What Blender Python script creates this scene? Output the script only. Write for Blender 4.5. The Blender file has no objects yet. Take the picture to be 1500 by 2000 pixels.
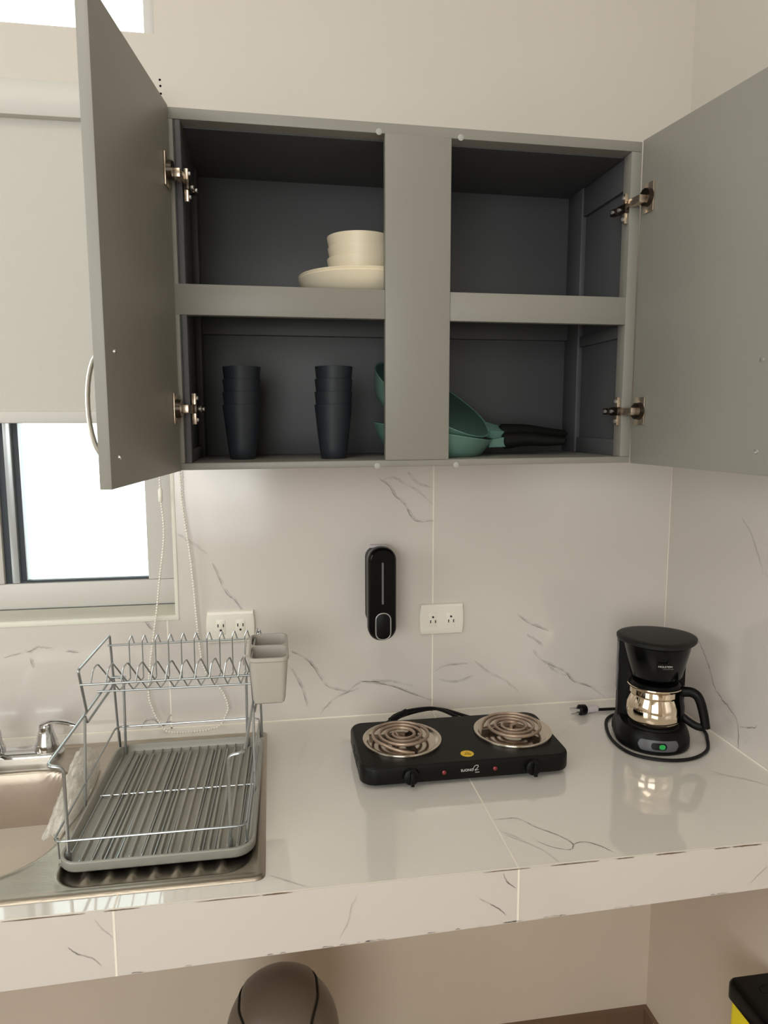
import bpy, bmesh, math, random
from mathutils import Vector, Matrix
random.seed(7)
C = bpy.context.scene.collection
PI = math.pi

# ------------------------------------------------------------------ camera, world, lights, exposure
sc = bpy.context.scene
cam_d = bpy.data.cameras.new('camera')
cam = bpy.data.objects.new('camera', cam_d)
C.objects.link(cam)
cam_d.sensor_fit = 'VERTICAL'
cam_d.sensor_height = 24.0
cam_d.lens = 24.0 * 1395.1 / 2000.0
cam_d.clip_start = 0.02
cam.matrix_world = Matrix(((0.98791632, 0.02148279, -0.1534921, -0.95314517),
                           (-0.15497827, 0.12572778, -0.97988482, -1.5905677),
                           (-0.00175244, 0.99183215, 0.1275379, 1.62096575),
                           (0, 0, 0, 1)))
sc.camera = cam

w = bpy.data.worlds.new('daylight_sky')
sc.world = w
w.use_nodes = True
bg = w.node_tree.nodes['Background']
bg.inputs['Color'].default_value = (0.92, 0.98, 0.97, 1)
bg.inputs['Strength'].default_value = 4.5

def area(name, loc, target, sx, sy, power, color):
    d = bpy.data.lights.new(name, 'AREA')
    d.shape = 'RECTANGLE'; d.size = sx; d.size_y = sy
    d.energy = power; d.color = color
    o = bpy.data.objects.new(name, d)
    C.objects.link(o)
    o.location = loc
    o.rotation_euler = (Vector(target) - Vector(loc)).to_track_quat('-Z', 'Y').to_euler()
    return o
# daylight from unseen openings behind the camera and in the left wall
area('room_opening_daylight', (-1.9, -3.72, 1.75), (-1.0, 0, 1.1), 1.7, 1.5, 40, (1.0, 0.968, 0.915))
area('side_opening_daylight', (-3.33, -1.75, 2.05), (0, -.9, 0.9), 1.5, 1.3, 21, (1.0, 0.985, 0.95))
area('overhead_fill', (-1.7, -1.75, 3.22), (-1.7, -1.75, 0), 1.3, 1.0, 21, (1.0, 0.96, 0.90))  # added overhead fill that lifts the horizontal surfaces, no fixture modelled

vs = sc.view_settings
vs.view_transform = 'Standard'
vs.look = 'None'
vs.exposure = -0.60
vs.gamma = 1.0
vs.use_curve_mapping = False
try:
    sc.cycles.max_bounces = 10
    sc.cycles.diffuse_bounces = 6
    sc.cycles.glossy_bounces = 5
    sc.cycles.transparent_max_bounces = 16
    sc.cycles.caustics_reflective = False
    sc.cycles.caustics_refractive = False
    sc.cycles.sample_clamp_indirect = 4.0
    sc.cycles.use_denoising = True
except Exception:
    pass

# ------------------------------------------------------------------ materials
def srgb(r, g, b):
    f = lambda c: (c / 255) / 12.92 if c / 255 <= 0.04045 else ((c / 255 + 0.055) / 1.055) ** 2.4
    return (f(r), f(g), f(b), 1)

def mat(name, col, rough=0.5, metal=0.0, noise=None, bump=None, spec=0.5, coat=0.0, stretch=(1, 1, 1), trans=0.0, alpha=1.0, subs=0.0):
    """noise=(scale, amount) colour mottling; bump=(scale, strength)"""
    m = bpy.data.materials.new(name)
    m.use_nodes = True
    nt = m.node_tree
    p = nt.nodes['Principled BSDF']
    p.inputs['Base Color'].default_value = col
    p.inputs['Roughness'].default_value = rough
    p.inputs['Metallic'].default_value = metal
    p.inputs['Specular IOR Level'].default_value = spec
    p.inputs['Coat Weight'].default_value = coat; p.inputs['Coat Roughness'].default_value = .03
    p.inputs['Transmission Weight'].default_value = trans
    p.inputs['Alpha'].default_value = alpha
    if noise or bump:
        tc = nt.nodes.new('ShaderNodeTexCoord')
        mp = nt.nodes.new('ShaderNodeMapping')
        mp.inputs['Scale'].default_value = stretch
        nt.links.new(tc.outputs['Object'], mp.inputs['Vector'])
    if noise:
        n = nt.nodes.new('ShaderNodeTexNoise')
        n.inputs['Scale'].default_value = noise[0]
        n.inputs['Detail'].default_value = 5
        nt.links.new(mp.outputs[0], n.inputs['Vector'])
        mx = nt.nodes.new('ShaderNodeMix')
        mx.data_type = 'RGBA'
        a = noise[1]
        mx.inputs['A'].default_value = tuple(c * (1 - a) for c in col[:3]) + (1,)
        mx.inputs['B'].default_value = tuple(min(1, c * (1 + a)) for c in col[:3]) + (1,)
        nt.links.new(n.outputs['Fac'], mx.inputs['Factor'])
        nt.links.new(mx.outputs['Result'], p.inputs['Base Color'])
    if bump:
        n2 = nt.nodes.new('ShaderNodeTexNoise')
        n2.inputs['Scale'].default_value = bump[0]
        n2.inputs['Detail'].default_value = 4
        nt.links.new(mp.outputs[0], n2.inputs['Vector'])
        b = nt.nodes.new('ShaderNodeBump')
        b.inputs['Strength'].default_value = bump[1]
        b.inputs['Distance'].default_value = 0.002
        nt.links.new(n2.outputs['Fac'], b.inputs['Height'])
        nt.links.new(b.outputs[0], p.inputs['Normal'])
    return m

M = {}
M['plaster'] = mat('cream_plaster', srgb(201, 194, 185), 0.85, noise=(3, .03), bump=(60, .25))
M['plaster_low'] = mat('rough_cream_plaster', srgb(216, 203, 187), 0.85, noise=(5, .05), bump=(25, .6))
M['tile'] = mat('marble_look_tile', srgb(207, 200, 193), 0.12, noise=(2.2, .03), spec=.7)
M['tile_top'] = mat('marble_look_worktop_tile', srgb(222, 217, 209), 0.06, noise=(2.0, .03), spec=1.0, coat=.9)
M['grout'] = mat('pale_grout', srgb(238, 230, 216), 0.8)
M['chip'] = mat('dark_chipped_edge', srgb(105, 85, 65), 0.8)
M['cab'] = mat('grey_painted_wood', srgb(134, 132, 124), 0.45, noise=(9, .05), stretch=(1, 1, .12), bump=(40, .10))
M['cab_face'] = M['cab']
M['cab_in'] = mat('dark_grey_cabinet_interior', srgb(76, 77, 79), 0.5, noise=(9, .05), stretch=(1, 1, .12))  # inside boards toned darker than the frame
M['cap'] = mat('pale_grey_screw_cap', srgb(165, 165, 158), 0.5)
M['floor'] = mat('brown_floor_tile', srgb(128, 104, 84), 0.35, noise=(4, .08))
M['skirt'] = mat('brown_skirting_tile', srgb(120, 96, 76), 0.4, noise=(6, .08))
M['alu'] = mat('white_window_profile', srgb(196, 193, 187), 0.4)
M['alu2'] = mat('brushed_window_aluminium', srgb(190, 196, 198), 0.3, metal=.6)
M['gasket'] = mat('dark_window_gasket', srgb(38, 46, 54), 0.5)
M['sill'] = mat('cream_sill_paint', srgb(224, 222, 208), 0.6)
M['ceil'] = mat('white_ceiling_paint', srgb(225, 220, 210), 0.9)
M['fabric'] = mat('grey_blind_fabric', srgb(190, 187, 179), 0.9, noise=(300, .03), bump=(500, .15))
M['valance'] = mat('pale_blind_cassette', srgb(200, 198, 191), 0.7)
M['bead'] = mat('white_plastic_bead', srgb(236, 232, 220), 0.35)
M['steel'] = mat('brushed_stainless_steel', srgb(176, 166, 152), 0.32, metal=1, noise=(14, .10), stretch=(1, 6, 1), bump=(90, .12))
M['bowlsteel'] = mat('worn_stainless_steel', srgb(186, 172, 158), 0.42, metal=.85, noise=(9, .12), bump=(60, .2))
M['chrome'] = mat('polished_chrome', srgb(205, 205, 205), 0.07, metal=1)
M['carafe'] = mat('polished_carafe_steel', srgb(225, 208, 186), 0.06, metal=1)
M['wire'] = mat('silver_coated_wire', srgb(168, 172, 172), 0.28, metal=.85)
M['wire_dk'] = mat('grey_lacquered_wire', srgb(132, 134, 130), 0.35, metal=.6)
M['tray'] = mat('grey_drip_tray_plastic', srgb(143, 141, 131), 0.33, noise=(40, .03))
M['cup_grey'] = mat('warm_grey_plastic', srgb(172, 166, 156), 0.45)
M['black'] = mat('satin_black_enamel', srgb(15, 15, 12), 0.4, spec=.14)
M['blackpl'] = mat('black_plastic', srgb(7, 7, 7), 0.4, spec=.16)
M['blackgl'] = mat('glossy_black_plastic', srgb(5, 6, 7), 0.18, spec=.22)
M['matblack'] = mat('matt_black_rubber', srgb(8, 8, 8), 0.7, spec=.2)
M['lid'] = mat('satin_charcoal_plastic', srgb(26, 27, 25), 0.45, spec=.2)
M['coil'] = mat('brown_grey_heating_coil', srgb(164, 142, 124), 0.36, metal=.55, noise=(40, .2))
M['pan_chrome'] = mat('drip_pan_chrome', srgb(206, 196, 180), 0.16, metal=1)
M['red'] = mat('dark_red_lamp_plastic', srgb(120, 24, 34), 0.2)
M['yellow'] = mat('yellow_sticker', srgb(226, 186, 42), 0.5)
M['sticker_dark'] = mat('ochre_sticker_print', srgb(150, 112, 22), 0.5)
M['yellowpl'] = mat('bright_yellow_plastic', srgb(245, 225, 40), 0.4)
M['print'] = mat('pale_grey_print', srgb(205, 205, 200), 0.5)
M['print_dim'] = mat('dim_grey_print', srgb(120, 120, 116), 0.5)
M['grey_line'] = mat('grey_indicator', srgb(88, 88, 88), 0.4)
M['silver_line'] = mat('silver_button_ring', srgb(170, 170, 168), 0.25, metal=.6)
M['plate_white'] = mat('white_outlet_plastic', srgb(230, 225, 212), 0.35)
M['slot'] = mat('dark_outlet_slot', srgb(38, 34, 30), 0.6)
M['cream'] = mat('cream_melamine', srgb(236, 224, 198), 0.4)
M['tumbler'] = mat('dark_blue_grey_plastic', srgb(34, 39, 45), 0.5, spec=.35)
M['green'] = mat('sage_green_enamel', srgb(98, 134, 122), 0.35)
M['greendk'] = mat('deep_green_non_stick', srgb(62, 92, 84), 0.45)
M['brass'] = mat('nickel_hinge_metal', srgb(214, 196, 176), 0.25, metal=.9)
M['hdark'] = mat('dark_hinge_metal', srgb(70, 62, 54), 0.3, metal=.9)
M['screw'] = mat('bright_screw_metal', srgb(226, 224, 220), 0.25, metal=.8)
M['handle'] = mat('satin_nickel_handle', srgb(196, 190, 178), 0.3, metal=.8)
M['bin'] = mat('taupe_bin_plastic', srgb(104, 92, 80), 0.36, noise=(4, .04))
M['bin_in'] = mat('dark_bin_gap', srgb(20, 18, 16), 0.7)
M['panelgrey'] = mat('grey_switch_panel', srgb(84, 84, 88), 0.35)
M['cable'] = mat('black_cable_rubber', srgb(10, 10, 10), 0.5, spec=.25)
M['label'] = mat('pale_lilac_cable_label', srgb(196, 186, 190), 0.5)
M['gauge'] = mat('smoky_water_gauge', srgb(70, 72, 76), 0.15)
M['greenlamp'] = mat('green_switch_plastic', srgb(30, 130, 60), 0.3)
_nt = M['greenlamp'].node_tree.nodes['Principled BSDF']
_nt.inputs['Emission Color'].default_value = (0.02, 0.55, 0.12, 1)
_nt.inputs['Emission Strength'].default_value = 0.25

# the mirror-worn pale tile veins: strength broken up by noise
def vein_mat(name, dark, base):
    m = bpy.data.materials.new(name); m.use_nodes = True
    nt = m.node_tree; p = nt.nodes['Principled BSDF']
    p.inputs['Roughness'].default_value = .16
    tc = nt.nodes.new('ShaderNodeTexCoord'); n = nt.nodes.new('ShaderNodeTexNoise')
    n.inputs['Scale'].default_value = 42; n.inputs['Detail'].default_value = 4
    r = nt.nodes.new('ShaderNodeValToRGB')
    r.color_ramp.elements[0].position = .30; r.color_ramp.elements[0].color = base
    r.color_ramp.elements[1].position = .60; r.color_ramp.elements[1].color = dark
    nt.links.new(tc.outputs['Object'], n.inputs['Vector'])
    nt.links.new(n.outputs['Fac'], r.inputs['Fac'])
    nt.links.new(r.outputs['Color'], p.inputs['Base Color'])
    return m
M['vein'] = vein_mat('grey_marble_vein', srgb(128, 122, 118), srgb(203, 195, 186))
M['vein2'] = vein_mat('faint_marble_vein', srgb(184, 177, 171), srgb(207, 200, 193))

def glass_mat():
    m = bpy.data.materials.new('clear_window_glass'); m.use_nodes = True
    nt = m.node_tree; nt.nodes.clear()
    o = nt.nodes.new('ShaderNodeOutputMaterial'); mx = nt.nodes.new('ShaderNodeMixShader')
    t = nt.nodes.new('ShaderNodeBsdfTransparent'); g = nt.nodes.new('ShaderNodeBsdfGlossy')
    f = nt.nodes.new('ShaderNodeFresnel')
    g.inputs['Roughness'].default_value = .02
    t.inputs['Color'].default_value = (.93, .97, .96, 1)
    nt.links.new(f.outputs[0], mx.inputs[0]); nt.links.new(t.outputs[0], mx.inputs[1])
    nt.links.new(g.outputs[0], mx.inputs[2]); nt.links.new(mx.outputs[0], o.inputs[0])
    return m
M['glass'] = glass_mat()

def bag_mat():
    m = bpy.data.materials.new('translucent_plastic_film'); m.use_nodes = True
    nt = m.node_tree; nt.nodes.clear()
    o = nt.nodes.new('ShaderNodeOutputMaterial'); mx = nt.nodes.new('ShaderNodeMixShader')
    t = nt.nodes.new('ShaderNodeBsdfTransparent'); p = nt.nodes.new('ShaderNodeBsdfPrincipled')
    p.inputs['Base Color'].default_value = srgb(240, 236, 226); p.inputs['Roughness'].default_value = .3
    n = nt.nodes.new('ShaderNodeTexNoise'); n.inputs['Scale'].default_value = 25
    r = nt.nodes.new('ShaderNodeMapRange')
    r.inputs['To Min'].default_value = .25; r.inputs['To Max'].default_value = .75
    nt.links.new(n.outputs['Fac'], r.inputs['Value']); nt.links.new(r.outputs[0], mx.inputs[0])
    nt.links.new(t.outputs[0], mx.inputs[1]); nt.links.new(p.outputs[0], mx.inputs[2])
    nt.links.new(mx.outputs[0], o.inputs[0])
    return m
M['film'] = bag_mat()

# ------------------------------------------------------------------ geometry collector
class G:
    def __init__(s):
        s.v = []; s.f = []; s.m = []; s.mats = []; s.T = None
    def mi(s, m):
        if m not in s.mats: s.mats.append(m)
        return s.mats.index(m)
    def add(s, vs_, fs, m):
        k = len(s.v)
        for p in vs_:
            p = Vector(p)
            s.v.append(s.T @ p if s.T is not None else p)
        i = s.mi(m)
        for f in fs:
            s.f.append([k + a for a in f]); s.m.append(i)
        return s
    def box(s, x0, x1, y0, y1, z0, z1, m, bev=0.0):
        if bev <= 0:
            vs_ = [(x, y, z) for z in (z0, z1) for y in (y0, y1) for x in (x0, x1)]
            return s.add(vs_, [(0, 2, 3, 1), (4, 5, 7, 6), (0, 1, 5, 4), (2, 6, 7, 3), (0, 4, 6, 2), (1, 3, 7, 5)], m)
        bm = bmesh.new()
        bmesh.ops.create_cube(bm, size=1)
        for v in bm.verts:
            v.co = Vector(((x0 + x1) / 2 + v.co.x * (x1 - x0), (y0 + y1) / 2 + v.co.y * (y1 - y0), (z0 + z1) / 2 + v.co.z * (z1 - z0)))
        bmesh.ops.bevel(bm, geom=list(bm.edges), offset=bev, segments=2, affect='EDGES', profile=0.5)
        return s.bm(bm, m)
    def bm(s, bm, m):
        bm.verts.index_update()
        s.add([v.co.copy() for v in bm.verts], [[v.index for v in f.verts] for f in bm.faces], m)
        bm.free()
        return s
    def lathe(s, prof, m, c=(0, 0, 0), n=48, sx=1, sy=1, a0=0, a1=2 * PI):
        full = abs(a1 - a0 - 2 * PI) < 1e-6
        cnt = n if full else n + 1
        vs_ = []; fs = []
        for r, z in prof:
            for i in range(cnt):
                a = a0 + (a1 - a0) * i / n
                vs_.append((c[0] + r * sx * math.cos(a), c[1] + r * sy * math.sin(a), c[2] + z))
        for k in range(len(prof) - 1):
            for i in range(n):
                j = (i + 1) % cnt
                fs.append((k * cnt + i, k * cnt + j, (k + 1) * cnt + j, (k + 1) * cnt + i))
        if full:
            if prof[0][0] > 1e-5: fs.append(tuple(range(cnt - 1, -1, -1)))
            if prof[-1][0] > 1e-5: fs.append(tuple((len(prof) - 1) * cnt + i for i in range(cnt)))
        return s.add(vs_, fs, m)
    def tube(s, pts, r, m, n=8, closed=False, caps=True, flat=1.0):
        P = [Vector(p) for p in pts]
        R = r if isinstance(r, (list, tuple)) else [r] * len(P)
        N = len(P); vs_ = []; fs = []
        tang = []
        for i in range(N):
            a = P[(i - 1) % N] if (closed or i > 0) else P[i]
            b = P[(i + 1) % N] if (closed or i < N - 1) else P[i]
            t = (b - a)
            tang.append(t.normalized() if t.length > 1e-9 else Vector((0, 0, 1)))
        ref = Vector((0, 0, 1)) if abs(tang[0].z) < .9 else Vector((1, 0, 0))
        u = tang[0].cross(ref).normalized()
        for i in range(N):
            t = tang[i]
            u = (u - t * u.dot(t))
            if u.length < 1e-6: u = t.orthogonal()
            u.normalize(); w_ = t.cross(u)
            for k in range(n):
                a = 2 * PI * k / n
                vs_.append(P[i] + R[i] * (math.cos(a) * u + math.sin(a) * w_ * flat))
        for i in range(N if closed else N - 1):
            j = (i + 1) % N
            for k in range(n):
                l = (k + 1) % n
                fs.append((i * n + k, i * n + l, j * n + l, j * n + k))
        if not closed and caps:
            fs.append(tuple(range(n - 1, -1, -1))); fs.append(tuple((N - 1) * n + k for k in range(n)))
        return s.add(vs_, fs, m)
    def slab(s, outline, z0, z1, m, rings=None):
        """outline: list of (x,y) ccw; rings: list of (inset, z) from bottom to top, else straight"""
        rings = rings or [(0, z0), (0, z1)]
        n = len(outline); vs_ = []; fs = []
        O2 = [Vector(p) for p in outline]
        nor = []
        for i in range(n):
            t = (O2[(i + 1) % n] - O2[i - 1]).normalized()
            nor.append(Vector((-t.y, t.x)))
        for ins, z in rings:
            for i in range(n):
                q = O2[i] + nor[i] * ins
                vs_.append((q.x, q.y, z))
        for k in range(len(rings) - 1):
            for i in range(n):
                j = (i + 1) % n
                fs.append((k * n + i, k * n + j, (k + 1) * n + j, (k + 1) * n + i))
        fs.append(tuple(range(n - 1, -1, -1))); fs.append(tuple((len(rings) - 1) * n + i for i in range(n)))
        return s.add(vs_, fs, m)
    def cyl(s, a, b, r, m, n=20):
        return s.tube([a, b], r, m, n=n)
    def ribbon(s, pts, width, m, normal, lift=.0003, jitter=0.0, sub=5, taper=True):
        P = smooth([Vector(p) for p in pts], sub) if jitter or len(pts) > 2 else [Vector(p) for p in pts]
        nrm = Vector(normal); vs_ = []; fs = []
        for i, p in enumerate(P):
            t = (P[min(i + 1, len(P) - 1)] - P[max(i - 1, 0)]).normalized()
            u = nrm.cross(t).normalized()
            k = i / max(1, len(P) - 1)
            w_ = width * (0.7 + .6 * random.random() if jitter else 1) * ((.25 + 3 * k * (1 - k)) if taper else 1)
            q = p + u * jitter * (random.random() - .5) + nrm * lift
            vs_ += [q - u * w_ / 2, q + u * w_ / 2]
        for i in range(len(P) - 1):
            fs.append((2 * i, 2 * i + 1, 2 * i + 3, 2 * i + 2))
        return s.add(vs_, fs, m)

def smooth(P, sub=6, closed=False):
    """Catmull-Rom through the points"""
    P = [Vector(p) for p in P]; out = []; n = len(P)
    rng = n if closed else n - 1
    for i in range(rng):
        p0 = P[i - 1] if (closed or i > 0) else P[i]
        p1 = P[i]; p2 = P[(i + 1) % n]
        p3 = P[(i + 2) % n] if (closed or i < n - 2) else p2
        for k in range(sub):
            t = k / sub
            out.append(.5 * ((2 * p1) + (p2 - p0) * t + (2 * p0 - 5 * p1 + 4 * p2 - p3) * t * t + (3 * p1 - p0 - 3 * p2 + p3) * t ** 3))
    if not closed: out.append(P[-1])
    return out

def fillet(P, r=.008, k=4, closed=False):
    """round the corners of a polyline"""
    P = [Vector(p) for p in P]; n = len(P); out = []
    for i in range(n):
        if not closed and i in (0, n - 1):
            out.append(P[i]); continue
        a = P[i - 1]; b = P[i]; c = P[(i + 1) % n]
        ra = min(r, (a - b).length * .45); rc = min(r, (c - b).length * .45)
        s0 = b + (a - b).normalized() * ra; s1 = b + (c - b).normalized() * rc
        for q in range(k + 1):
            t = q / k
            out.append((1 - t) ** 2 * s0 + 2 * t * (1 - t) * b + t * t * s1)
    return out

def rrect(x0, x1, y0, y1, r, k=6):
    out = []
    for cx, cy, a in ((x1 - r, y0 + r, -PI / 2), (x1 - r, y1 - r, 0), (x0 + r, y1 - r, PI / 2), (x0 + r, y0 + r, PI)):
        for i in range(k + 1):
            t = a + PI / 2 * i / k
            out.append((cx + r * math.cos(t), cy + r * math.sin(t)))
    return out

def obj(name, g, parent=None, local=False, angle=35, flat=False):
    me = bpy.data.meshes.new(name)
    off = Vector((0, 0, 0)) if (parent is None or local) else WLOC[parent.name]
    me.from_pydata([tuple(v - off) for v in g.v], [], g.f)
    for m in g.mats: me.materials.append(m)
    me.polygons.foreach_set('material_index', g.m)
    bm = bmesh.new(); bm.from_mesh(me)
    bmesh.ops.recalc_face_normals(bm, faces=bm.faces) if not flat else None
    bm.to_mesh(me); bm.free()
    me.polygons.foreach_set('use_smooth', [True] * len(me.polygons))
    me.set_sharp_from_angle(angle=math.radians(angle))
    me.update()
    o = bpy.data.objects.new(name, me)
    C.objects.link(o)
    if parent is not None:
        o.parent = parent
    WLOC[o.name] = off if parent is not None else Vector((0, 0, 0))
    return o
WLOC = {}

def tag(o, label=None, cat=None, group=None, kind=None):
    if label: o['label'] = label
    if cat: o['category'] = cat
    if group: o['group'] = group
    if kind: o['kind'] = kind
    return o
def thing(name, label, cat, loc=(0, 0, 0), rot=(0, 0, 0), group=None):
    o = bpy.data.objects.new(name, None)
    o.empty_display_size = .05
    C.objects.link(o); o.location = loc; o.rotation_euler = rot
    WLOC[o.name] = Vector(loc)
    return tag(o, label, cat, group)
def struct(name, g, parent=None, **k):
    o = obj(name, g, parent, **k)
    if parent is None: o['kind'] = 'structure'
    return o
def dup(o, loc, label):
    r = o.copy(); C.objects.link(r); r.location = loc; r['label'] = label
    for c in list(o.children):
        q = c.copy(); C.objects.link(q); q.parent = r
        for d in c.children:
            e = d.copy(); C.objects.link(e); e.parent = q
    return r
def text_geo(g, s, size, m, T, depth=.0002, shear=0.0):
    cu = bpy.data.curves.new('lettering', 'FONT')
    cu.body = s; cu.size = size; cu.extrude = depth; cu.align_x = 'CENTER'; cu.shear = shear
    cu.resolution_u = 3
    o = bpy.data.objects.new('lettering', cu); C.objects.link(o)
    dg = bpy.context.evaluated_depsgraph_get()
    me = bpy.data.meshes.new_from_object(o.evaluated_get(dg))
    g.add([T @ v.co for v in me.vertices], [list(p.vertices) for p in me.polygons], m)
    bpy.data.objects.remove(o); bpy.data.curves.remove(cu); bpy.data.meshes.remove(me)

H = .9335          # worktop height
WX = -1.167        # right edge of the window openings
ZC0, ZC1 = 2.388, 3.02   # clerestory opening
ZW0, ZW1 = 1.195, 2.20   # lower window opening
XL, YF, ZT = -3.3, -3.8, 3.25
TILE_TOP = 1.60

# ------------------------------------------------------------------ room shell
g = G()
def wallrect(x0, x1, z0, z1, m, y0=0.0, y1=.16): g.box(x0, x1, y0, y1, z0, z1, m)
P_ = M['plaster']
wallrect(WX, .16, H - .11, ZT, P_)
wallrect(XL - .16, WX, ZC1, ZT, P_)
wallrect(XL - .16, WX, ZW1, ZC0, P_)
wallrect(XL - .16, WX, H - .11, ZW0 - .004, P_)
wallrect(XL - .16, -2.35, ZW0 - .004, ZW1, P_)
wallrect(XL - .16, -2.75, ZC0, ZC1, P_)
wallrect(XL - .16, .16, -.05, H - .11, M['plaster_low'])
for x, z in ((-1.1600, 2.3021), (-1.1593, 2.2906), (-1.1589, 2.276)):
    g.lathe([(0, 0), (.0022, 0)], M['slot'], n=10)
    for i in range(-20, 0):
        q = g.v[i]; g.v[i] = Vector((x + q.x, -.0006, z + q.y))
struct('wall_back', g)
g = G(); g.box(0, .16, YF, 0, H - .11, ZT, P_); g.box(0, .16, YF, 0, -.05, H - .11, M['plaster_low']); struct('wall_right', g)
g = G()
g.box(XL - .16, XL, YF, -2.55, -.05, ZT, P_); g.box(XL - .16, XL, -.95, 0, -.05, ZT, P_)
g.box(XL - .16, XL, -2.55, -.95, -.05, 1.35, P_); g.box(XL - .16, XL, -2.55, -.95, 2.75, ZT, P_)
struct('wall_left', g)
g = G()
g.box(XL - .16, -3.1, YF - .16, YF, -.05, ZT, P_); g.box(-1.0, .16, YF - .16, YF, -.05, ZT, P_)
g.box(-3.1, -1.0, YF - .16, YF, -.05, .75, P_); g.box(-3.1, -1.0, YF - .16, YF, 2.75, ZT, P_)
struct('wall_front', g)
g = G(); g.box(XL - .16, .16, YF - .16, .16, -.12, -.05 + .05, M['floor'])
for k in range(8):
    g.ribbon([(XL, -.42 - k * .45, 0), (0, -.42 - k * .45, 0)], .004, M['grout'], (0, 0, 1), taper=False)
    g.ribbon([(-.35 - k * .45, YF, 0), (-.35 - k * .45, 0, 0)], .004, M['grout'], (0, 0, 1), taper=False)
struct('floor', g)
g = G(); g.box(XL - .16, .16, YF - .16, .16, ZT, ZT + .1, M['ceil']); struct('ceiling', g)
g = G(); g.box(-3.2, -.0, -.012, 0, 0, .078, M['skirt'])
for x in (-.352, -.78, -1.2): g.ribbon([(x, -.012, 0), (x, -.012, .078)], .003, M['grout'], (0, -1, 0), taper=False)
struct('baseboard_back', g)
g = G(); g.box(-.012, 0, -3.7, -.012, 0, .078, M['skirt'])
for y in (-.06, -.5, -.95): g.ribbon([(-.012, y, 0), (-.012, y, .078)], .003, M['grout'], (-1, 0, 0), taper=False)
struct('baseboard_right', g)

# tiled splashback: back wall and right wall
TY = -.0012
VB = [[(-0.716, 1.49), (-0.692, 1.472), (-0.68, 1.451), (-0.657, 1.431), (-0.641, 1.401), (-0.623, 1.39), (-0.591, 1.391)], [(-0.71, 1.486), (-0.686, 1.491), (-0.657, 1.477), (-0.627, 1.459), (-0.593, 1.429)], [(-0.651, 1.504), (-0.627, 1.477), (-0.594, 1.468)], [(-1.162, 1.375), (-1.13, 1.353), (-1.101, 1.328)], [(-1.088, 1.308), (-1.062, 1.244), (-1.042, 1.223), (-1.027, 1.199)], [(-0.92, 1.098), (-0.892, 1.083), (-0.869, 1.059), (-0.837, 1.01), (-0.789, 0.995)], [(-0.923, 1.064), (-0.896, 1.008), (-0.885, 0.962)], [(-0.855, 0.946), (-0.819, 0.982), (-0.765, 1.0)], [(-0.789, 0.995), (-0.759, 1.014), (-0.693, 1.004), (-0.644, 0.983), (-0.591, 0.96)], [(-0.765, 1.018), (-0.692, 1.013), (-0.637, 0.998)], [(-0.385, 1.163), (-0.357, 1.14), (-0.324, 1.125), (-0.305, 1.116)], [(-0.359, 1.109), (-0.336, 1.095), (-0.319, 1.079)], [(-0.342, 1.07), (-0.318, 1.043), (-0.262, 1.014), (-0.235, 0.986), (-0.195, 0.971), (-0.153, 0.939)], [(-0.315, 1.04), (-0.282, 1.013), (-0.255, 1.001)], [(-0.582, 1.033), (-0.557, 1.044), (-0.505, 1.046)], [(-0.578, 1.012), (-0.538, 1.002), (-0.488, 1.017)], [(-0.488, 1.052), (-0.456, 1.023), (-0.411, 0.997), (-0.378, 0.969)], [(-1.531, 1.116), (-1.497, 1.125), (-1.476, 1.128), (-1.46, 1.136), (-1.431, 1.131)], [(-1.479, 1.113), (-1.473, 1.09)], [(-1.405, 1.124), (-1.377, 1.12)], [(-1.255, 0.938), (-1.245, 0.954), (-1.225, 0.955), (-1.208, 0.939), (-1.191, 0.965)], [(-1.22, 0.938), (-1.2, 0.946), (-1.191, 0.95)], [(-1.237, 1.186), (-1.23, 1.173), (-1.222, 1.163)]]
VR = [[(-0.127, 1.136), (-0.157, 1.109), (-0.186, 1.075), (-0.218, 1.032), (-0.264, 1.012), (-0.297, 0.994)], [(-0.288, 1.001), (-0.3, 0.973), (-0.301, 0.937)], [(-0.301, 0.986), (-0.328, 0.994), (-0.357, 1.011)], [(-0.267, 1.42), (-0.298, 1.395), (-0.321, 1.357), (-0.339, 1.328)], [(-0.335, 1.316), (-0.354, 1.318), (-.41, 1.30)], [(-0.22, 1.008), (-0.249, 0.99), (-0.279, 0.98)], [(-0.312, 0.984), (-0.326, 0.973), (-0.32, 0.954)]]
VT = [[(-0.586, -0.475), (-0.563, -0.474), (-0.544, -0.477), (-0.521, -0.509), (-0.496, -0.535), (-0.483, -0.555), (-0.482, -0.568), (-0.493, -0.577), (-0.518, -0.566), (-0.536, -0.546)], [(-0.585, -0.512), (-0.571, -0.524), (-0.558, -0.538)], [(-0.482, -0.565), (-0.461, -0.56), (-0.441, -0.574), (-0.426, -0.594)], [(-0.583, -0.52), (-0.541, -0.563), (-0.527, -0.593), (-0.523, -0.606)], [(-0.113, -0.372), (-0.091, -0.396), (-0.062, -0.417), (-0.038, -0.443)], [(-0.971, -0.567), (-0.945, -0.584), (-0.915, -0.604)]]
VF = [[(-0.614, 0.927), (-0.608, 0.913), (-0.594, 0.901)], [(-0.652, 0.891), (-0.645, 0.885), (-0.62, 0.869), (-0.609, 0.857)], [(-1.215, 0.921), (-1.205, 0.905), (-1.192, 0.892)], [(-1.252, 0.883), (-1.241, 0.872), (-1.221, 0.862), (-1.209, 0.849)], [(-0.842, 0.915), (-0.85, 0.9), (-0.855, 0.875), (-0.868, 0.85)], [(-0.191, 0.865), (-0.178, 0.878), (-0.162, 0.892)]]
faint = {1, 2, 3, 9, 13, 15, 16}
g = G()
g.box(-3.2, -2.35, TY, .004, H, 1.6, M['tile'])
g.box(-2.35, WX, TY, .004, H, ZW0 - .004, M['tile'])
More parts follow.
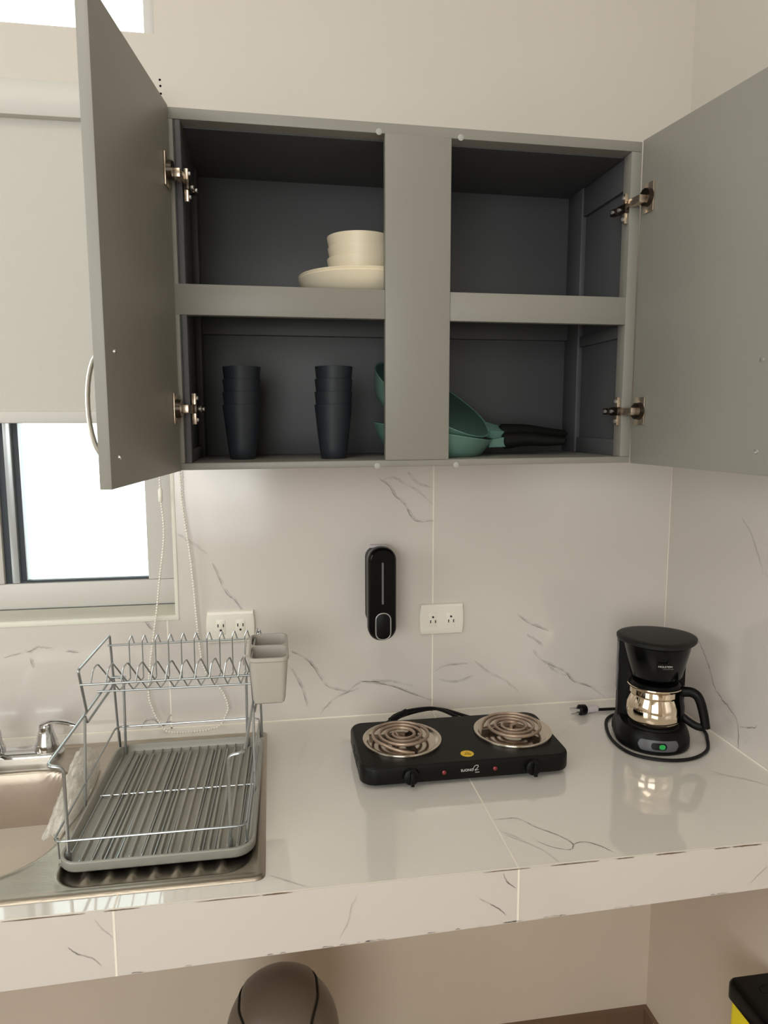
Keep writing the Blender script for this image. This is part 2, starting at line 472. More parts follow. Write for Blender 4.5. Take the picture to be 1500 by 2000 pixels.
g.box(WX, 0, TY, .004, H, TILE_TOP, M['tile'])
for x in (-.5895, -1.189, -1.789):
    g.ribbon([(x, TY, H), (x, TY, TILE_TOP if x > WX else ZW0 - .006)], .0029, M['grout'], (0, -1, 0), taper=False)
g.ribbon([(-.0015, TY, H), (-.0015, TY, TILE_TOP)], .003, M['grout'], (0, -1, 0), taper=False)
g.ribbon([(-3.1, TY, H + .001), (-.0, TY, H + .001)], .003, M['grout'], (0, -1, 0), taper=False)
for i, l in enumerate(VB):
    g.ribbon([(x, TY, z) for x, z in l], .0019 if i in (0, 12, 8, 5, 20) else .0013, M['vein2'] if i in faint else M['vein'], (0, -1, 0), lift=.0005, jitter=.0012, sub=8)
    g.ribbon([(x + .002, TY, z + .001) for x, z in l], .006, M['vein2'], (0, -1, 0), lift=.0003, jitter=.003, sub=6)
struct('trim_1', g, flat=True)
g = G()
g.box(-.0012 - .0, .004, -3.0, -.002, H, TILE_TOP, M['tile'])
g.ribbon([(-.0012, -.01, H + .001), (-.0012, -3.0, H + .001)], .003, M['grout'], (-1, 0, 0), taper=False)
g.ribbon([(-.0012, -1.19, H), (-.0012, -1.19, TILE_TOP)], .002, M['grout'], (-1, 0, 0), taper=False)
for i, l in enumerate(VR):
    g.ribbon([(-.0012, y, z) for y, z in l], .0022, M['vein'] if i in (0, 1, 2) else M['vein2'], (-1, 0, 0), lift=.0005, jitter=.004, sub=8)
struct('trim_2', g, flat=True)

# worktop: continuous tiled slab with a front apron and the sink cut-out
SX0, SX1, SY0, SY1 = -1.80, -.9765, -.578, -.055
g = G()
D = -.610
cx0, cx1, cy0, cy1 = SX0 + .012, SX1 - .012, SY0 + .012, SY1 - .012
for a, b, c, d in ((cx1, -.0015, D, TY), (-3.2, cx0, D, TY), (cx0, cx1, D, cy0), (cx0, cx1, cy1, TY)):
    g.box(a, b, c + (.012 if c == D else 0), d, H - .03, H, M['tile_top'])
def zb_(x): return .843 - .022 * (-.589 - x) if x > -1.6 else .8208
xs = [-3.2, -1.6, -1.189, -.589, -.0015]
for a, b in zip(xs[:-1], xs[1:]):
    vs_ = [(a, D, H), (b, D, H), (b, D, zb_(b)), (a, D, zb_(a)), (a, D + .012, H), (b, D + .012, H), (b, D + .012, zb_(b)), (a, D + .012, zb_(a))]
    g.add(vs_, [(0, 1, 2, 3), (3, 2, 6, 7), (7, 6, 5, 4)], M['tile'])
    g.add([(a, D, H), (b, D, H), (b, D + .012, H), (a, D + .012, H)], [(0, 1, 2, 3)], M['tile_top'])
# concrete underside
vs_ = [(-3.2, D + .012, .80), (-.0015, D + .012, .857), (-.0015, TY, .857), (-3.2, TY, .80)]
g.add(vs_, [(0, 3, 2, 1)], M['plaster_low'])
for x in (-.5895, -1.189, -1.789):
    y1 = D if x > SX1 else SY0
    g.ribbon([(x, D, H), (x, (TY if x > SX1 else SY0), H)], .0028, M['grout'], (0, 0, 1), taper=False)
    g.ribbon([(x, D, H), (x, D, zb_(x))], .0032, M['grout'], (0, -1, 0), taper=False)
g.ribbon([(-3.2, D + .0015, H), (-.0015, D + .0015, H)], .0022, M['grout'], (0, 0, 1), taper=False, lift=.0002)
x = -1.5
while x < -.05:
    L = random.uniform(.02, .12)
    if random.random() < .6:
        g.ribbon([(x, D, H - .0012), (x + L * .4, D, H - .0009), (min(x + L, -.01), D, H - .0012)], random.uniform(.0012, .0022), M['chip'], (0, -1, 0), jitter=.0004, lift=.0006)
    x += L + random.uniform(.0, .05)
for k in range(26):
    x = random.uniform(-1.25, -.1); z = zb_(x) + .0015
    g.ribbon([(x, D, z), (x + .004, D, z + .001), (x + random.uniform(.006, .02), D, z)], .0016, M['vein'], (0, -1, 0), jitter=.0006, lift=.0006)
for i, l in enumerate(VT):
    g.ribbon([(x, y, H) for x, y in l], .0022, M['vein'] if i in (0, 2) else M['vein2'], (0, 0, 1), jitter=.0012, sub=8, lift=.0004)
for i, l in enumerate(VF):
    g.ribbon([(x, D, z) for x, z in l], .0018, M['vein'] if i in (0, 1, 3) else M['vein2'], (0, -1, 0), jitter=.001, sub=8, lift=.0004)
o = obj('worktop', g, flat=True)
tag(o, 'long white marble-look tiled worktop with a tiled front edge running under the window and cabinet', 'worktop')

# ------------------------------------------------------------------ windows
def glazing(name, x0, x1, z0, z1, y, sash, fb=.058, fr=.075):
    g = G()
    m = M['alu']
    g.box(x0, x1, y, y + .05, z0, z0 + fb, m, .002)
    g.box(x0, x1, y, y + .05, z1 - .06, z1, m, .003)
    g.box(x1 - fr, x1, y, y + .05, z0 + fb, z1 - .06, m, .003)
    g.box(x0, x0 + .07, y, y + .05, z0 + fb, z1 - .06, m, .003)
    o = struct(name, g)
    if sash is not None:
        q = G()
        q.box(sash - .10, sash - .045, y - .004, y + .04, z0 + fb + .001, z1 - .061, m, .002)
        q.box(sash - .045, sash - .031, y + .006, y + .04, z0 + fb, z1 - .06, M['gasket'])
        q.box(sash - .031, sash - .014, y + .002, y + .04, z0 + fb, z1 - .06, M['alu2'], .003)
        q.box(sash - .014, sash - .003, y + .012, y + .04, z0 + fb, z1 - .06, M['gasket'])
        q.box(sash - .003, sash, y + .014, y + .04, z0 + fb, z1 - .06, M['alu2'])
        obj('window_sash', q, o)
        q = G()
        q.box(x0, x1, y - .0004, y + .001, z0 + .0, z0 + .001, M['alu2'])
        q.box(sash - .048, x1 - fr, y + .008, y + .02, z0 + fb, z0 + fb + .005, M['gasket'])
        obj('window_gasket', q, o)
    q = G(); q.box(x0 + .06, x1 - fr + .01, y + .024, y + .028, z0 + fb - .01, z1 - .05, M['glass'])
    obj('window_pane', q, o)
    return o
glazing('window_1', -2.35, WX, ZW0 + .002, ZW1, .10, -1.508)
glazing('window_2', -2.75, WX, ZC0 - .012, ZC1, .012, None, .012, .022)
g = G()
g.box(-2.35, WX, -.001, .1, ZW0 - .006, ZW0, M['sill'], .001)
g.box(WX - .004, WX + .004, -.0030, .0, ZW0 - .004, TILE_TOP, M['sill'], .001)
g.box(-2.35, WX + .004, -.0032, .0, ZW0 - .012, ZW0 - .001, M['sill'], .001)
struct('trim_3', g)

# ------------------------------------------------------------------ roller blind
bl = thing('roller_blind', 'pale grey roller blind half lowered over the left window with a white bead chain', 'blind', (-1.7, -.03, 2.2))
g = G()
prof = [(-.0, -.03), (.055, -.03), (.066, -.012), (.066, .012), (.05, .036), (0, .036)]
xs_ = (-2.3, -1.205)
vs_ = [(x, -a, 2.230 + b) for x in xs_ for a, b in prof]
n = len(prof)
g.add(vs_, [(i, (i + 1) % n, n + (i + 1) % n, n + i) for i in range(n)] + [tuple(range(n)), tuple(range(2 * n - 1, n - 1, -1))], M['valance'])
obj('cassette', g, bl)
g = G(); g.box(-2.28, -1.215, -.0345, -.0335, 1.628, 2.204, M['fabric']); obj('blind_fabric', g, bl)
g = G(); g.box(-2.28, -1.213, -.040, -.028, 1.616, 1.640, M['valance'], .003); obj('bottom_bar', g, bl)
g = G()
g.lathe([(0, 0), (.02, 0), (.02, .012), (0, .012)], M['bead'], n=20)
g.v = [Vector((-1.205 + q.z, -.036 + q.x, 2.228 + q.y)) for q in g.v]
obj('chain_wheel', g, bl)
pA = [(-1.192, -.036, 2.215), (-1.190, -.03, 1.9), (-1.1893, -.022, 1.504), (-1.1898, -.020, 1.4655), (-1.186, -.018, 1.38), (-1.199, -.018, 1.28), (-1.209, -.018, 1.203), (-1.222, -.018, 1.12), (-1.2323, -.018, 1.03), (-1.226, -.018, .99), (-1.212, -.02, .958), (-1.193, -.028, .938), (-1.15, -.036, .9375), (-1.11, -.034, .938),
      (-1.081, -.024, .943), (-1.066, -.016, .967), (-1.0627, -.016, .984), (-1.075, -.016, 1.02), (-1.1103, -.016, 1.07), (-1.122, -.016, 1.15), (-1.1281, -.016, 1.257), (-1.134, -.018, 1.34), (-1.145, -.02, 1.44), (-1.1469, -.022, 1.509), (-1.150, -.024, 1.7), (-1.165, -.03, 2.0), (-1.175, -.036, 2.19), (-1.185, -.036, 2.223)]
pts = smooth(pA, 14)
bpts = [pts[0]]; acc = 0
for a, b in zip(pts[:-1], pts[1:]):
    L = (b - a).length; t = 0
    while acc + (L - t) >= .0062:
        t += .0062 - acc; acc = 0
        bpts.append(a.lerp(b, t / L))
    acc += L - t
g = G()
sph = []
for i in range(1, 4):
    a = PI * i / 4
    for k in range(6): sph.append(Vector((math.sin(a) * math.cos(k * PI / 3), math.sin(a) * math.sin(k * PI / 3), math.cos(a))))
sv = [Vector((0, 0, 1))] + sph + [Vector((0, 0, -1))]
sf = [(0, 1 + k, 1 + (k + 1) % 6) for k in range(6)] + [(1 + r * 6 + k, 7 + r * 6 + k, 7 + r * 6 + (k + 1) % 6, 1 + r * 6 + (k + 1) % 6) for r in range(2) for k in range(6)] + [(19, 13 + (k + 1) % 6, 13 + k) for k in range(6)]
for p in bpts: g.add([p + v * .0027 for v in sv], sf, M['bead'])
g.tube(pts, .0006, M['bead'], n=4)
obj('bead_chain', g, bl, angle=180)
g = G(); g.tube([(-1.1893, -.0205, 1.478), (-1.1896, -.0205, 1.474), (-1.1898, -.0205, 1.452), (-1.1898, -.0205, 1.448)], [.0025, .0048, .0048, .0025], M['bead'], n=10); obj('chain_connector', g, bl)

# ------------------------------------------------------------------ wall cabinet
cb = thing('wall_cabinet', 'grey painted two-door wall cabinet standing open above the worktop', 'cabinet', (-.69, -.15, 1.534))
cm = M['cab']
X0, X1, Z0, Z1, YC = -1.112, -.268, 1.534, 2.127, -.294
S1, S2 = -.7475, -.6285
def warp(g):
    # cabinet bent to fit image coordinates: top left corner higher, bottom right corner higher
    for i, v in enumerate(g.v):
        t = (v.z - Z0) / (Z1 - Z0); u = min(1, max(0, (v.x - X0) / (X1 - X0)))
        g.v[i] = Vector((v.x, v.y, v.z + t * .009 * (1 - u) + (1 - t) * .0045 * u))
def part(name, *boxes, mat_=cm, bev=.0012, parent=cb):
    g = G()
    for b in boxes: g.box(*b, mat_, bev)
    warp(g)
    return obj(name, g, parent)
part('top_panel', (X0, X1, YC, -.002, Z1 - .018, Z1))
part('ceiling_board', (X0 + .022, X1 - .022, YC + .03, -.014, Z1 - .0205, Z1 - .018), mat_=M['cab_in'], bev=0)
part('bottom_panel', (X0, X1, YC, -.002, Z0, Z0 + .012))
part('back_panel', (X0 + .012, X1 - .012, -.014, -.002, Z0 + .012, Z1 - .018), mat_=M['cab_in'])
part('side_panel', (X0, X0 + .008, YC, -.002, Z0 + .012, Z1 - .018))
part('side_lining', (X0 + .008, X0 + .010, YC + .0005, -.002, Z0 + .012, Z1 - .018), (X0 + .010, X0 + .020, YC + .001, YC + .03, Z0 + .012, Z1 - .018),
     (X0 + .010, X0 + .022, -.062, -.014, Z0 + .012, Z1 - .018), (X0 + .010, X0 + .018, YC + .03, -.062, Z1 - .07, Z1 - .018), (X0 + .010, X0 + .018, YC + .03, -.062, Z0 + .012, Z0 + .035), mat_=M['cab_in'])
part('side_post', (X1 - .020, X1, YC, YC + .03, Z0 + .012, Z1 - .018))
part('side_panel', (X1 - .008, X1, YC + .0305, -.002, Z0 + .012, Z1 - .018))
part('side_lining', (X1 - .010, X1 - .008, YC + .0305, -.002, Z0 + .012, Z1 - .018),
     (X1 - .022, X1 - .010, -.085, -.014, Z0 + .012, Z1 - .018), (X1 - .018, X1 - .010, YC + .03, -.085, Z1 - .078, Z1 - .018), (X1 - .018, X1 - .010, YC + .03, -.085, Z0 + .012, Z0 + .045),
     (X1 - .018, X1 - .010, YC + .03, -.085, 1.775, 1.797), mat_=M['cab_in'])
part('centre_stile', (S1, S2, YC - .002, YC + .016, Z0 + .012, Z1 - .018))
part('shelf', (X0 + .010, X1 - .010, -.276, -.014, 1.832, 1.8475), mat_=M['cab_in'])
part('shelf_front', (X0 + .0005, S1, YC - .0006, YC + .017, 1.797, 1.8480), (S2, X1 - .016, YC + .001, YC + .017, 1.7965, 1.8475))
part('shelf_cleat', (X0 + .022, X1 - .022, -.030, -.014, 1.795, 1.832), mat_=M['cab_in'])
for x, z in ((-.7578, 2.1165), (-.6117, 2.1150), (-.7623, 1.5378), (-.6135, 1.5378)):
    g = G(); g.lathe([(0, 0), (.0055, 0), (.0055, .0008), (.0045, .0014), (0, .0016)], M['cap'], n=20)
    g.v = [Vector((x + q.x, YC - q.z, z + q.y)) for q in g.v]
    tag(obj('screw_cap', g, cb), 'small round pale screw cap')

def door(hx, hy, ex, ey, sign):
    """hinge edge at h, free edge towards e (plan), inner face along the line; sign = side the thickness lies on"""
    d = Vector((ex - hx, ey - hy)).normalized()
    nrm = Vector((-d.y, d.x)) * sign      # pointing to outer face
    T = Matrix(((d.x, nrm.x, 0, hx), (d.y, nrm.y, 0, hy), (0, 0, 1, 0), (0, 0, 0, 1)))
    L = .345
    g = G(); g.T = T
    g.box(0, L, 0, .0155, Z0 - .001, Z1 + .002, cm, .001)
    warp(g); dr = obj('door', g, cb)
    # arc handle on the outer face
    g = G(); g.T = T
    zm, zr = 1.6410, .068
    pts = [(.315, .0155, zm - zr)]
    for i in range(1, 16):
        t = PI * i / 16
        pts.append((.315, .0155 + .021 * math.sin(t), zm - zr * math.cos(t)))
    pts.append((.315, .0155, zm + zr))
    g.tube(pts, .0042, M['handle'], n=10, flat=.75)
    tag(obj('door_handle', g, dr), 'arched satin metal handle')
    for z in (1.7095, 1.573):
        g = G(); g.T = T
        g.tube([(.3135, .0005, z), (.3135, -.0025, z), (.3135, -.003, z)], [.0034, .0030, .001], M['screw'], n=12)
        tag(obj('screw', g, dr), 'bright metal screw head')
    return T
TL = door(-1.1110, -.2946, -1.1541, -.621, -1)
TR = door(-.2672, -.2946, -.2237, -.628, 1)
def hinge(T, z, drop):
    """concealed hinge: cup plate on the door, arm, cross mounting plate in the cabinet"""
    root = G(); root.T = T
    root.box(.012, .040, -.0035, .0, z - .026, z + .026, M['brass'], .0008)
    h = obj('hinge', root, cb)
    h['label'] = 'nickel concealed door hinge'
    g = G(); g.T = T
    g.tube([(.026, -.0034, z), (.026, -.012, z)], [.0165, .0150], M['hdark'], n=20)
    g.box(-.006, .030, -.024, -.010, z - .0075 - drop * .3, z + .0065 - drop * .3, M['brass'], .001)
    obj('hinge_arm', g, h)
    g = G(); g.T = T
    zz = z - drop
    g.box(-.030, -.004, -.030, -.022, zz - .008, zz + .008, M['hdark'], .001)
    g.box(-.048, -.030, -.033, -.022, zz - .006, zz + .006, M['hdark'], .001)
    g.box(-.016, -.008, -.028, -.020, zz - .027, zz + .027, M['brass'], .0015)
    for dz in (-.019, .019): g.tube([(-.012, -.028, zz + dz), (-.012, -.031, zz + dz)], .0034, M['screw'], n=10)
    g.tube([(-.038, -.033, zz), (-.038, -.036, zz)], .0034, M['screw'], n=10)
    g.tube([(-.022, -.030, zz), (-.022, -.033, zz)], .0034, M['screw'], n=10)
    obj('mounting_plate', g, h)
hinge(TL, 2.027, .012); hinge(TL, 1.641, .0)
hinge(TR, 2.022, .012); hinge(TR, 1.637, .0)

# ------------------------------------------------------------------ crockery in the cabinet
def shell(profile, t):
    """closed lathe profile of a thin vessel: outside up, inside down"""
    out = list(profile)
    inn = [(max(0.0, r - t), z + (t if i == 0 else 0)) for i, (r, z) in enumerate(profile)]
    inn[0] = (profile[0][0], profile[0][1] + t) if profile[0][0] < 1e-6 else inn[0]
    r_, z_ = profile[-1]
    return out + [(r_ - t * .3, z_ + t * .4), (r_ - t * .8, z_ + t * .3)] + [(r, max(z, profile[0][1] + t)) for r, z in reversed(inn)]
cupP = [(0, 0), (.0225, 0), (.0245, .0025), (.0275, .025), (.0305, .05), (.0330, .075), (.0355, .098), (.0362, .104)]
lab = [('dark tumbler at the bottom of the left stack in the cabinet', 'dark tumbler second from the bottom of the left stack in the cabinet',
        'dark tumbler second from the top of the left stack in the cabinet', 'dark tumbler topmost of the left stack in the cabinet'),
       ('dark tumbler at the bottom of the stack beside the green pans', 'dark tumbler second from the bottom of the stack beside the green pans',
        'dark tumbler second from the top of the stack beside the green pans', 'dark tumbler topmost of the stack beside the green pans')]
first = None
for s_, (cx, cy) in enumerate(((-1.0085, -.178), (-.8345, -.205))):
    for k in range(4):
        if first is None:
            g = G(); g.lathe(shell(cupP, .0011), M['tumbler'], n=40)
            first = obj('tumbler', g)
            first.location = (cx, cy, Z0 + .0123)
            tag(first, lab[0][0], 'cup', 'dark tumblers stacked in the cabinet')
        else:
            dup(first, (cx + .0006 * k, cy, Z0 + .0123 + .0238 * k), lab[s_][k])
bowlP = [(0, 0), (.042, 0), (.047, .002), (.0535, .013), (.0580, .028), (.0618, .044), (.0632, .052)]
plateP = [(0, 0), (.078, 0), (.088, .003), (.104, .014), (.114, .027), (.119, .038), (.1205, .041)]
g = G(); g.lathe(shell(plateP, .003), M['cream'], n=72); p1 = obj('dinner_plate', g); p1.location = (-.7755, -.158, 1.8480)
tag(p1, 'cream deep dinner plate at the bottom of the pile, resting on the shelf', 'plate', 'cream plates piled on the shelf')
p2 = dup(p1, (-.7750, -.158, 1.8538), 'cream deep dinner plate just under the stacked bowls')
g = G(); g.lathe(shell(bowlP, .0014), M['cream'], n=56)
b1 = obj('bowl', g); b1.location = (-.776, -.155, 1.8600 + .0285)
BZ = 1.8572
tag(b1, 'cream bowl at the bottom of the stack, standing in the plates', 'bowl', 'cream bowls stacked on the plates')
for k, l in ((1, 'cream bowl second from the bottom of the bowl stack'), (2, 'cream bowl third from the bottom, just under the top bowl'), (3, 'cream bowl topmost of the stack on the plates')):
    dup(b1, (-.776 + (.0015 if k == 2 else 0), -.155, BZ + .0205 * k), l)
b1.location.z = BZ
def pan(label, center, n, rad, depth, hdir, tip, mat_name='green'):
    n = Vector(n).normalized()
    hd = Vector(hdir); hd = (hd - n * hd.dot(n)).normalized(); sd = n.cross(hd)
    base = Vector(center) - n * depth
    R = Matrix(((hd.x, sd.x, n.x, 0), (hd.y, sd.y, n.y, 0), (hd.z, sd.z, n.z, 0), (0, 0, 0, 1)))
    root = thing('frying_pan', label, 'pan', tuple(base), R.to_euler(), 'green pans in the lower cabinet')
    g = G()
    k = rad
    pr = [(0, 0), (k * .70, 0), (k * .78, .003), (k * .88, depth * .38), (k * .96, depth * .8), (k * .99, depth * .96), (k * 1.0, depth)]
    g.lathe(pr, M['green'], n=64)
    g.f.pop(); g.m.pop()
    g.lathe([(k * 1.0, depth), (k * .998, depth + .0015), (k * .985, depth + .0015), (k * .975, depth)], M['green'], n=64)
    g.f.pop(); g.m.pop(); g.f.pop(); g.m.pop()
    g.lathe([(k * .975, depth), (k * .94, depth * .8), (k * .86, depth * .4), (k * .76, .006), (0, .005)], M['greendk'], n=64)
    g.f.pop(0 - 0) if False else None
    obj('pan_body', g, root, local=True)
    # green bracket
    g = G()
    g.add([(rad * .95, -.026, depth - .014), (rad * .95, .026, depth - .014), (rad * .95, .026, depth + .001), (rad * .95, -.026, depth + .001),
           (rad + .034, -.013, depth - .008), (rad + .034, .013, depth - .008), (rad + .030, .013, depth + .012), (rad + .030, -.013, depth + .012)],
          [(0, 1, 2, 3), (4, 7, 6, 5), (0, 4, 5, 1), (1, 5, 6, 2), (2, 6, 7, 3), (3, 7, 4, 0)], M['green'])
    obj('handle_bracket', g, root, local=True)
    Ri = R.to_3x3().transposed()
    e = Ri @ (Vector(tip) - base)
    s0 = Vector((rad + .026, 0, depth + .002)); 
    m1 = s0.lerp(e, .35) + Vector((0, 0, .004)); m2 = s0.lerp(e, .75)
    g = G(); pp = smooth([s0, m1, m2, e], 6)
    rr = [.0185 + (.0070 - .0185) * i / (len(pp) - 1) for i in range(len(pp))]; rr[0] = .013; rr[1] = .0175; rr[-1] = .004
    g.tube(pp, rr, M['matblack'], n=14, flat=1.0)
    tag(obj('pan_handle', g, root, local=True), 'long black pan handle')
    return root
pan('green frying pan lying lower, with its black handle against the cabinet floor', (-.628, -.155, 1.5975), (.15, -.03, 1), .122, .044, (1, -.02, -.1), (-.352, -.185, 1.578))
pan('larger green frying pan tilted on top of the lower pan', (-.628, -.158, 1.6635), (.435, -.38, .84), .134, .050, (1, .0, -.3), (-.330, -.135, 1.592))

# ------------------------------------------------------------------ outlets
def outlet(name, cx, cz, flip, label):
    o = thing(name, label, 'outlet', (cx, -.0, cz), (0, 0, 0), 'white double outlets on the splashback')
    w_, h_ = .0535, .036
    out = []
    for i in range(13):
        t = -1 + 2 * i / 12; out.append((w_ - .0035 * t * t, h_ * t))
    for i in range(13):
        t = 1 - 2 * i / 12; out.append((-w_ + .0035 * t * t, h_ * t))
    g = G(); g.slab(out, 0, .007, M['plate_white'], [(0, 0), (0, .005), (.002, .0075), (.006, .0085)])
    g.v = [Vector((cx + q.x, TY - q.z, cz + q.y)) for q in g.v]
    obj('cover_plate', g, o)
    for sx in (-.0215, .0215):
        g = G(); x = cx + sx; y = TY - .0085
        g.box(x - .0095, x + .0095, y - .0012, y + .001, cz - .0165, cz + .0165, M['plate_white'], .0004)
        k = -1 if flip else 1
        for dx in (-.0058, .0058): g.box(x + dx - .0012, x + dx + .0012, y - .0016, y, cz + k * .0045 - .0035, cz + k * .0045 + .0035, M['slot'])
        nslot = 12
        g.tube([(x, y - .0003, cz - k * .0062), (x, y - .0016, cz - k * .0062)], .0026, M['slot'], n=nslot)
        obj('socket', g, o)
    return o
outlet('wall_outlet', -1.0520, 1.1640, False, 'white double wall outlet behind the dish rack, ground holes at the bottom')
outlet('wall_outlet', -.5690, 1.1600, True, 'white double wall outlet beside the soap dispenser, ground holes at the top')

# ------------------------------------------------------------------ soap dispenser
sd = thing('soap_dispenser', 'black wall-mounted soap dispenser on the splashback above the hob', 'soap dispenser', (-.721, 0, 1.24))
def stad(cx, w_, z0, z1, k=10, rt=None):
    r = w_ / 2 if rt is None else rt
    return rrect(cx - w_ / 2, cx + w_ / 2, z0, z1, r, k)
g = G(); g.slab(stad(-.7185, .060, 1.158, 1.336, rt=.024), 0, 1, M['lid'], [(0, 0), (0, .060), (.002, .064)])
g.v = [Vector((q.x, TY - q.z, q.y)) for q in g.v]; tag(obj('rear_housing', g, sd), 'dark grey rear housing')
g = G(); g.slab(stad(-.7215, .0625, 1.1400, 1.3480, rt=.029), 0, 1, M['blackgl'], [(.003, .062), (0, .066), (0, .083), (.002, .088), (.006, .091)])
g.v = [Vector((q.x, TY - q.z, q.y)) for q in g.v]; obj('front_cover', g, sd)
g = G(); g.slab(stad(-.7215, .0042, 1.223, 1.316, 4), 0, 1, M['grey_line'], [(0, .0905), (0, .0918)])
g.v = [Vector((q.x, TY - q.z, q.y)) for q in g.v]; tag(obj('level_window', g, sd), 'thin grey level window')
g = G(); pb = stad(-.7205, .0330, 1.1440, 1.2030, 8, .0150)
g.tube([(x, TY - .0915, z) for x, z in pb], .0014, M['silver_line'], n=6, closed=True)
tag(obj('button_ring', g, sd), 'silver outline around the push button')
g = G(); g.slab(stad(-.7205, .0310, 1.1450, 1.2020, 8, .0140), 0, 1, M['blackpl'], [(0, .088), (0, .0915), (.002, .0925)])
g.v = [Vector((q.x, TY - q.z, q.y)) for q in g.v]; obj('push_button', g, sd)
g = G(); g.box(-.738, -.699, TY - .012, TY, 1.334, 1.3405, M['label'], .001); tag(obj('wall_bracket', g, sd), 'pale mounting bracket')

# ------------------------------------------------------------------ sink (height field) and faucet
def sdf_rr(x, y, x0, x1, y0, y1, r):
    cx, cy = (x0 + x1) / 2, (y0 + y1) / 2
    qx = abs(x - cx) - (x1 - x0) / 2 + r; qy = abs(y - cy) - (y1 - y0) / 2 + r
    return math.hypot(max(qx, 0), max(qy, 0)) + min(max(qx, qy), 0) - r
def sst(a, b, x):
    t = min(1, max(0, (x - a) / (b - a))); return t * t * (3 - 2 * t)
def sink_z(x, y):
    z = H + .0045
    e = sdf_rr(x, y, SX0, SX1, SY0, SY1, .014)          # outer rim
    z -= .0040 * sst(-.005, 0, e)
    z -= .0015 * sst(-.012, -.018, e)
    b = sdf_rr(x, y, -1.755, -1.312, -.520, -.172, .11)   # bowl
    z += .0012 * sst(.010, .004, b) * sst(-.002, .004, b)
    if b < 0: z -= .150 * sst(0, -.022, b) + .010 * sst(-.02, -.12, b) 
    dd = sdf_rr(x, y, -1.290, -.996, -.5560, -.090, .045)   # drainboard
    if dd < 0:
        z -= .0075 * sst(0, -.010, dd)
        rd = sdf_rr(x, y, -1.262, -1.02, -.546, -.14, .004)
        k = (x + 1.262) / .0335; kk = (k - math.floor(k) - .5) * .0335
        z += .0052 * sst(.012, .001, abs(kk)) * sst(.004, -.014, rd)
    return z
g = G()
ST = .0033
nx = int(round((SX1 - SX0) / ST)); ny = int(round((SY1 - SY0) / ST))
vs_ = []
for j in range(ny + 1):
    for i in range(nx + 1):
        x = SX0 + (SX1 - SX0) * i / nx; y = SY0 + (SY1 - SY0) * j / ny
        # pull the corner vertices onto the rounded rim
        e = sdf_rr(x, y, SX0, SX1, SY0, SY1, .014)
        if e > 0:
            cx = min(max(x, SX0 + .014), SX1 - .014); cy = min(max(y, SY0 + .014), SY1 - .014)
            d_ = math.hypot(x - cx, y - cy) or 1
            x = cx + (x - cx) / d_ * .014; y = cy + (y - cy) / d_ * .014
        vs_.append((x, y, sink_z(x, y)))
fs = []; fb = []
for j in range(ny):
    for i in range(nx):
        q = (j * (nx + 1) + i, j * (nx + 1) + i + 1, (j + 1) * (nx + 1) + i + 1, (j + 1) * (nx + 1) + i)
        x, y, z = vs_[q[0]]
        (fb if z < H - .012 else fs).append(q)
k = len(g.v); g.add(vs_, fs, M['steel'])
i2 = g.mi(M['bowlsteel'])
for q in fb: g.f.append([k + a for a in q]); g.m.append(i2)
sk = obj('kitchen_sink', g, angle=180, flat=True)
tag(sk, 'stainless steel inset sink with a ribbed drainboard under the dish rack', 'sink')
g = G(); g.lathe([(0, .0), (.036, 0), (.042, .003), (.036, .004), (.026, .001), (0, .0005)], M['chrome'], (-1.53, -.35, H - .1545), n=32); obj('drain_strainer', g, sk)

fc = thing('faucet', 'chrome two-handle centre-set faucet at the back of the sink', 'faucet', (-1.526, -.10, H + .003))
g = G(); g.slab(rrect(-1.662, -1.392, -.124, -.072, .025, 8), 0, 1, M['chrome'], [(0, H + .0028), (0, H + .009), (.004, H + .014), (.010, H + .0165)]); obj('base_plate', g, fc)
for hx, sgn in ((-1.425, 1), (-1.628, -1)):
    c = (hx, -.098, H + .0145)
    g = G()
    prof = [(.0, 0), (.0225, 0), (.0235, .004), (.0215, .016), (.0165, .034), (.0130, .046), (.0135, .050), (.0120, .054), (0, .055)]
    n = 60; vs_ = []; fs = []
    for r, z in prof:
        for i in range(n):
            a = 2 * PI * i / n
            fl = 1 - (.05 * (.5 + .5 * math.cos(12 * a)) if .004 < z < .045 else 0)
            vs_.append((c[0] + r * fl * math.cos(a), c[1] + r * fl * math.sin(a), c[2] + z))
    for k in range(len(prof) - 1):
        for i in range(n): fs.append((k * n + i, k * n + (i + 1) % n, (k + 1) * n + (i + 1) % n, (k + 1) * n + i))
    g.add(vs_, fs, M['chrome'])
    hb = obj('faucet_handle', g, fc, angle=50)
    g = G(); pp = smooth([(c[0] - sgn * .008, c[1], c[2] + .052), (c[0] + sgn * .012, c[1], c[2] + .0585), (c[0] + sgn * .035, c[1] - .004, c[2] + .058), (c[0] + sgn * .062, c[1] - .010, c[2] + .052)], 6)
    g.tube(pp, [.0095 - .0035 * i / (len(pp) - 1) for i in range(len(pp))], M['chrome'], n=12, flat=.55)
    obj('lever', g, hb)
g = G()
g.lathe([(0, 0), (.021, 0), (.021, .010), (.0155, .025), (.0145, .045), (0, .046)], M['chrome'], (-1.526, -.098, H + .0145), n=28)
pp = smooth([(-1.526, -.098, H + .045), (-1.526, -.11, H + .075), (-1.526, -.17, H + .100), (-1.526, -.23, H + .092), (-1.526, -.255, H + .070)], 8)
g.tube(pp, [.0125 - .003 * i / (len(pp) - 1) for i in range(len(pp))], M['chrome'], n=16)
obj('spout', g, fc)

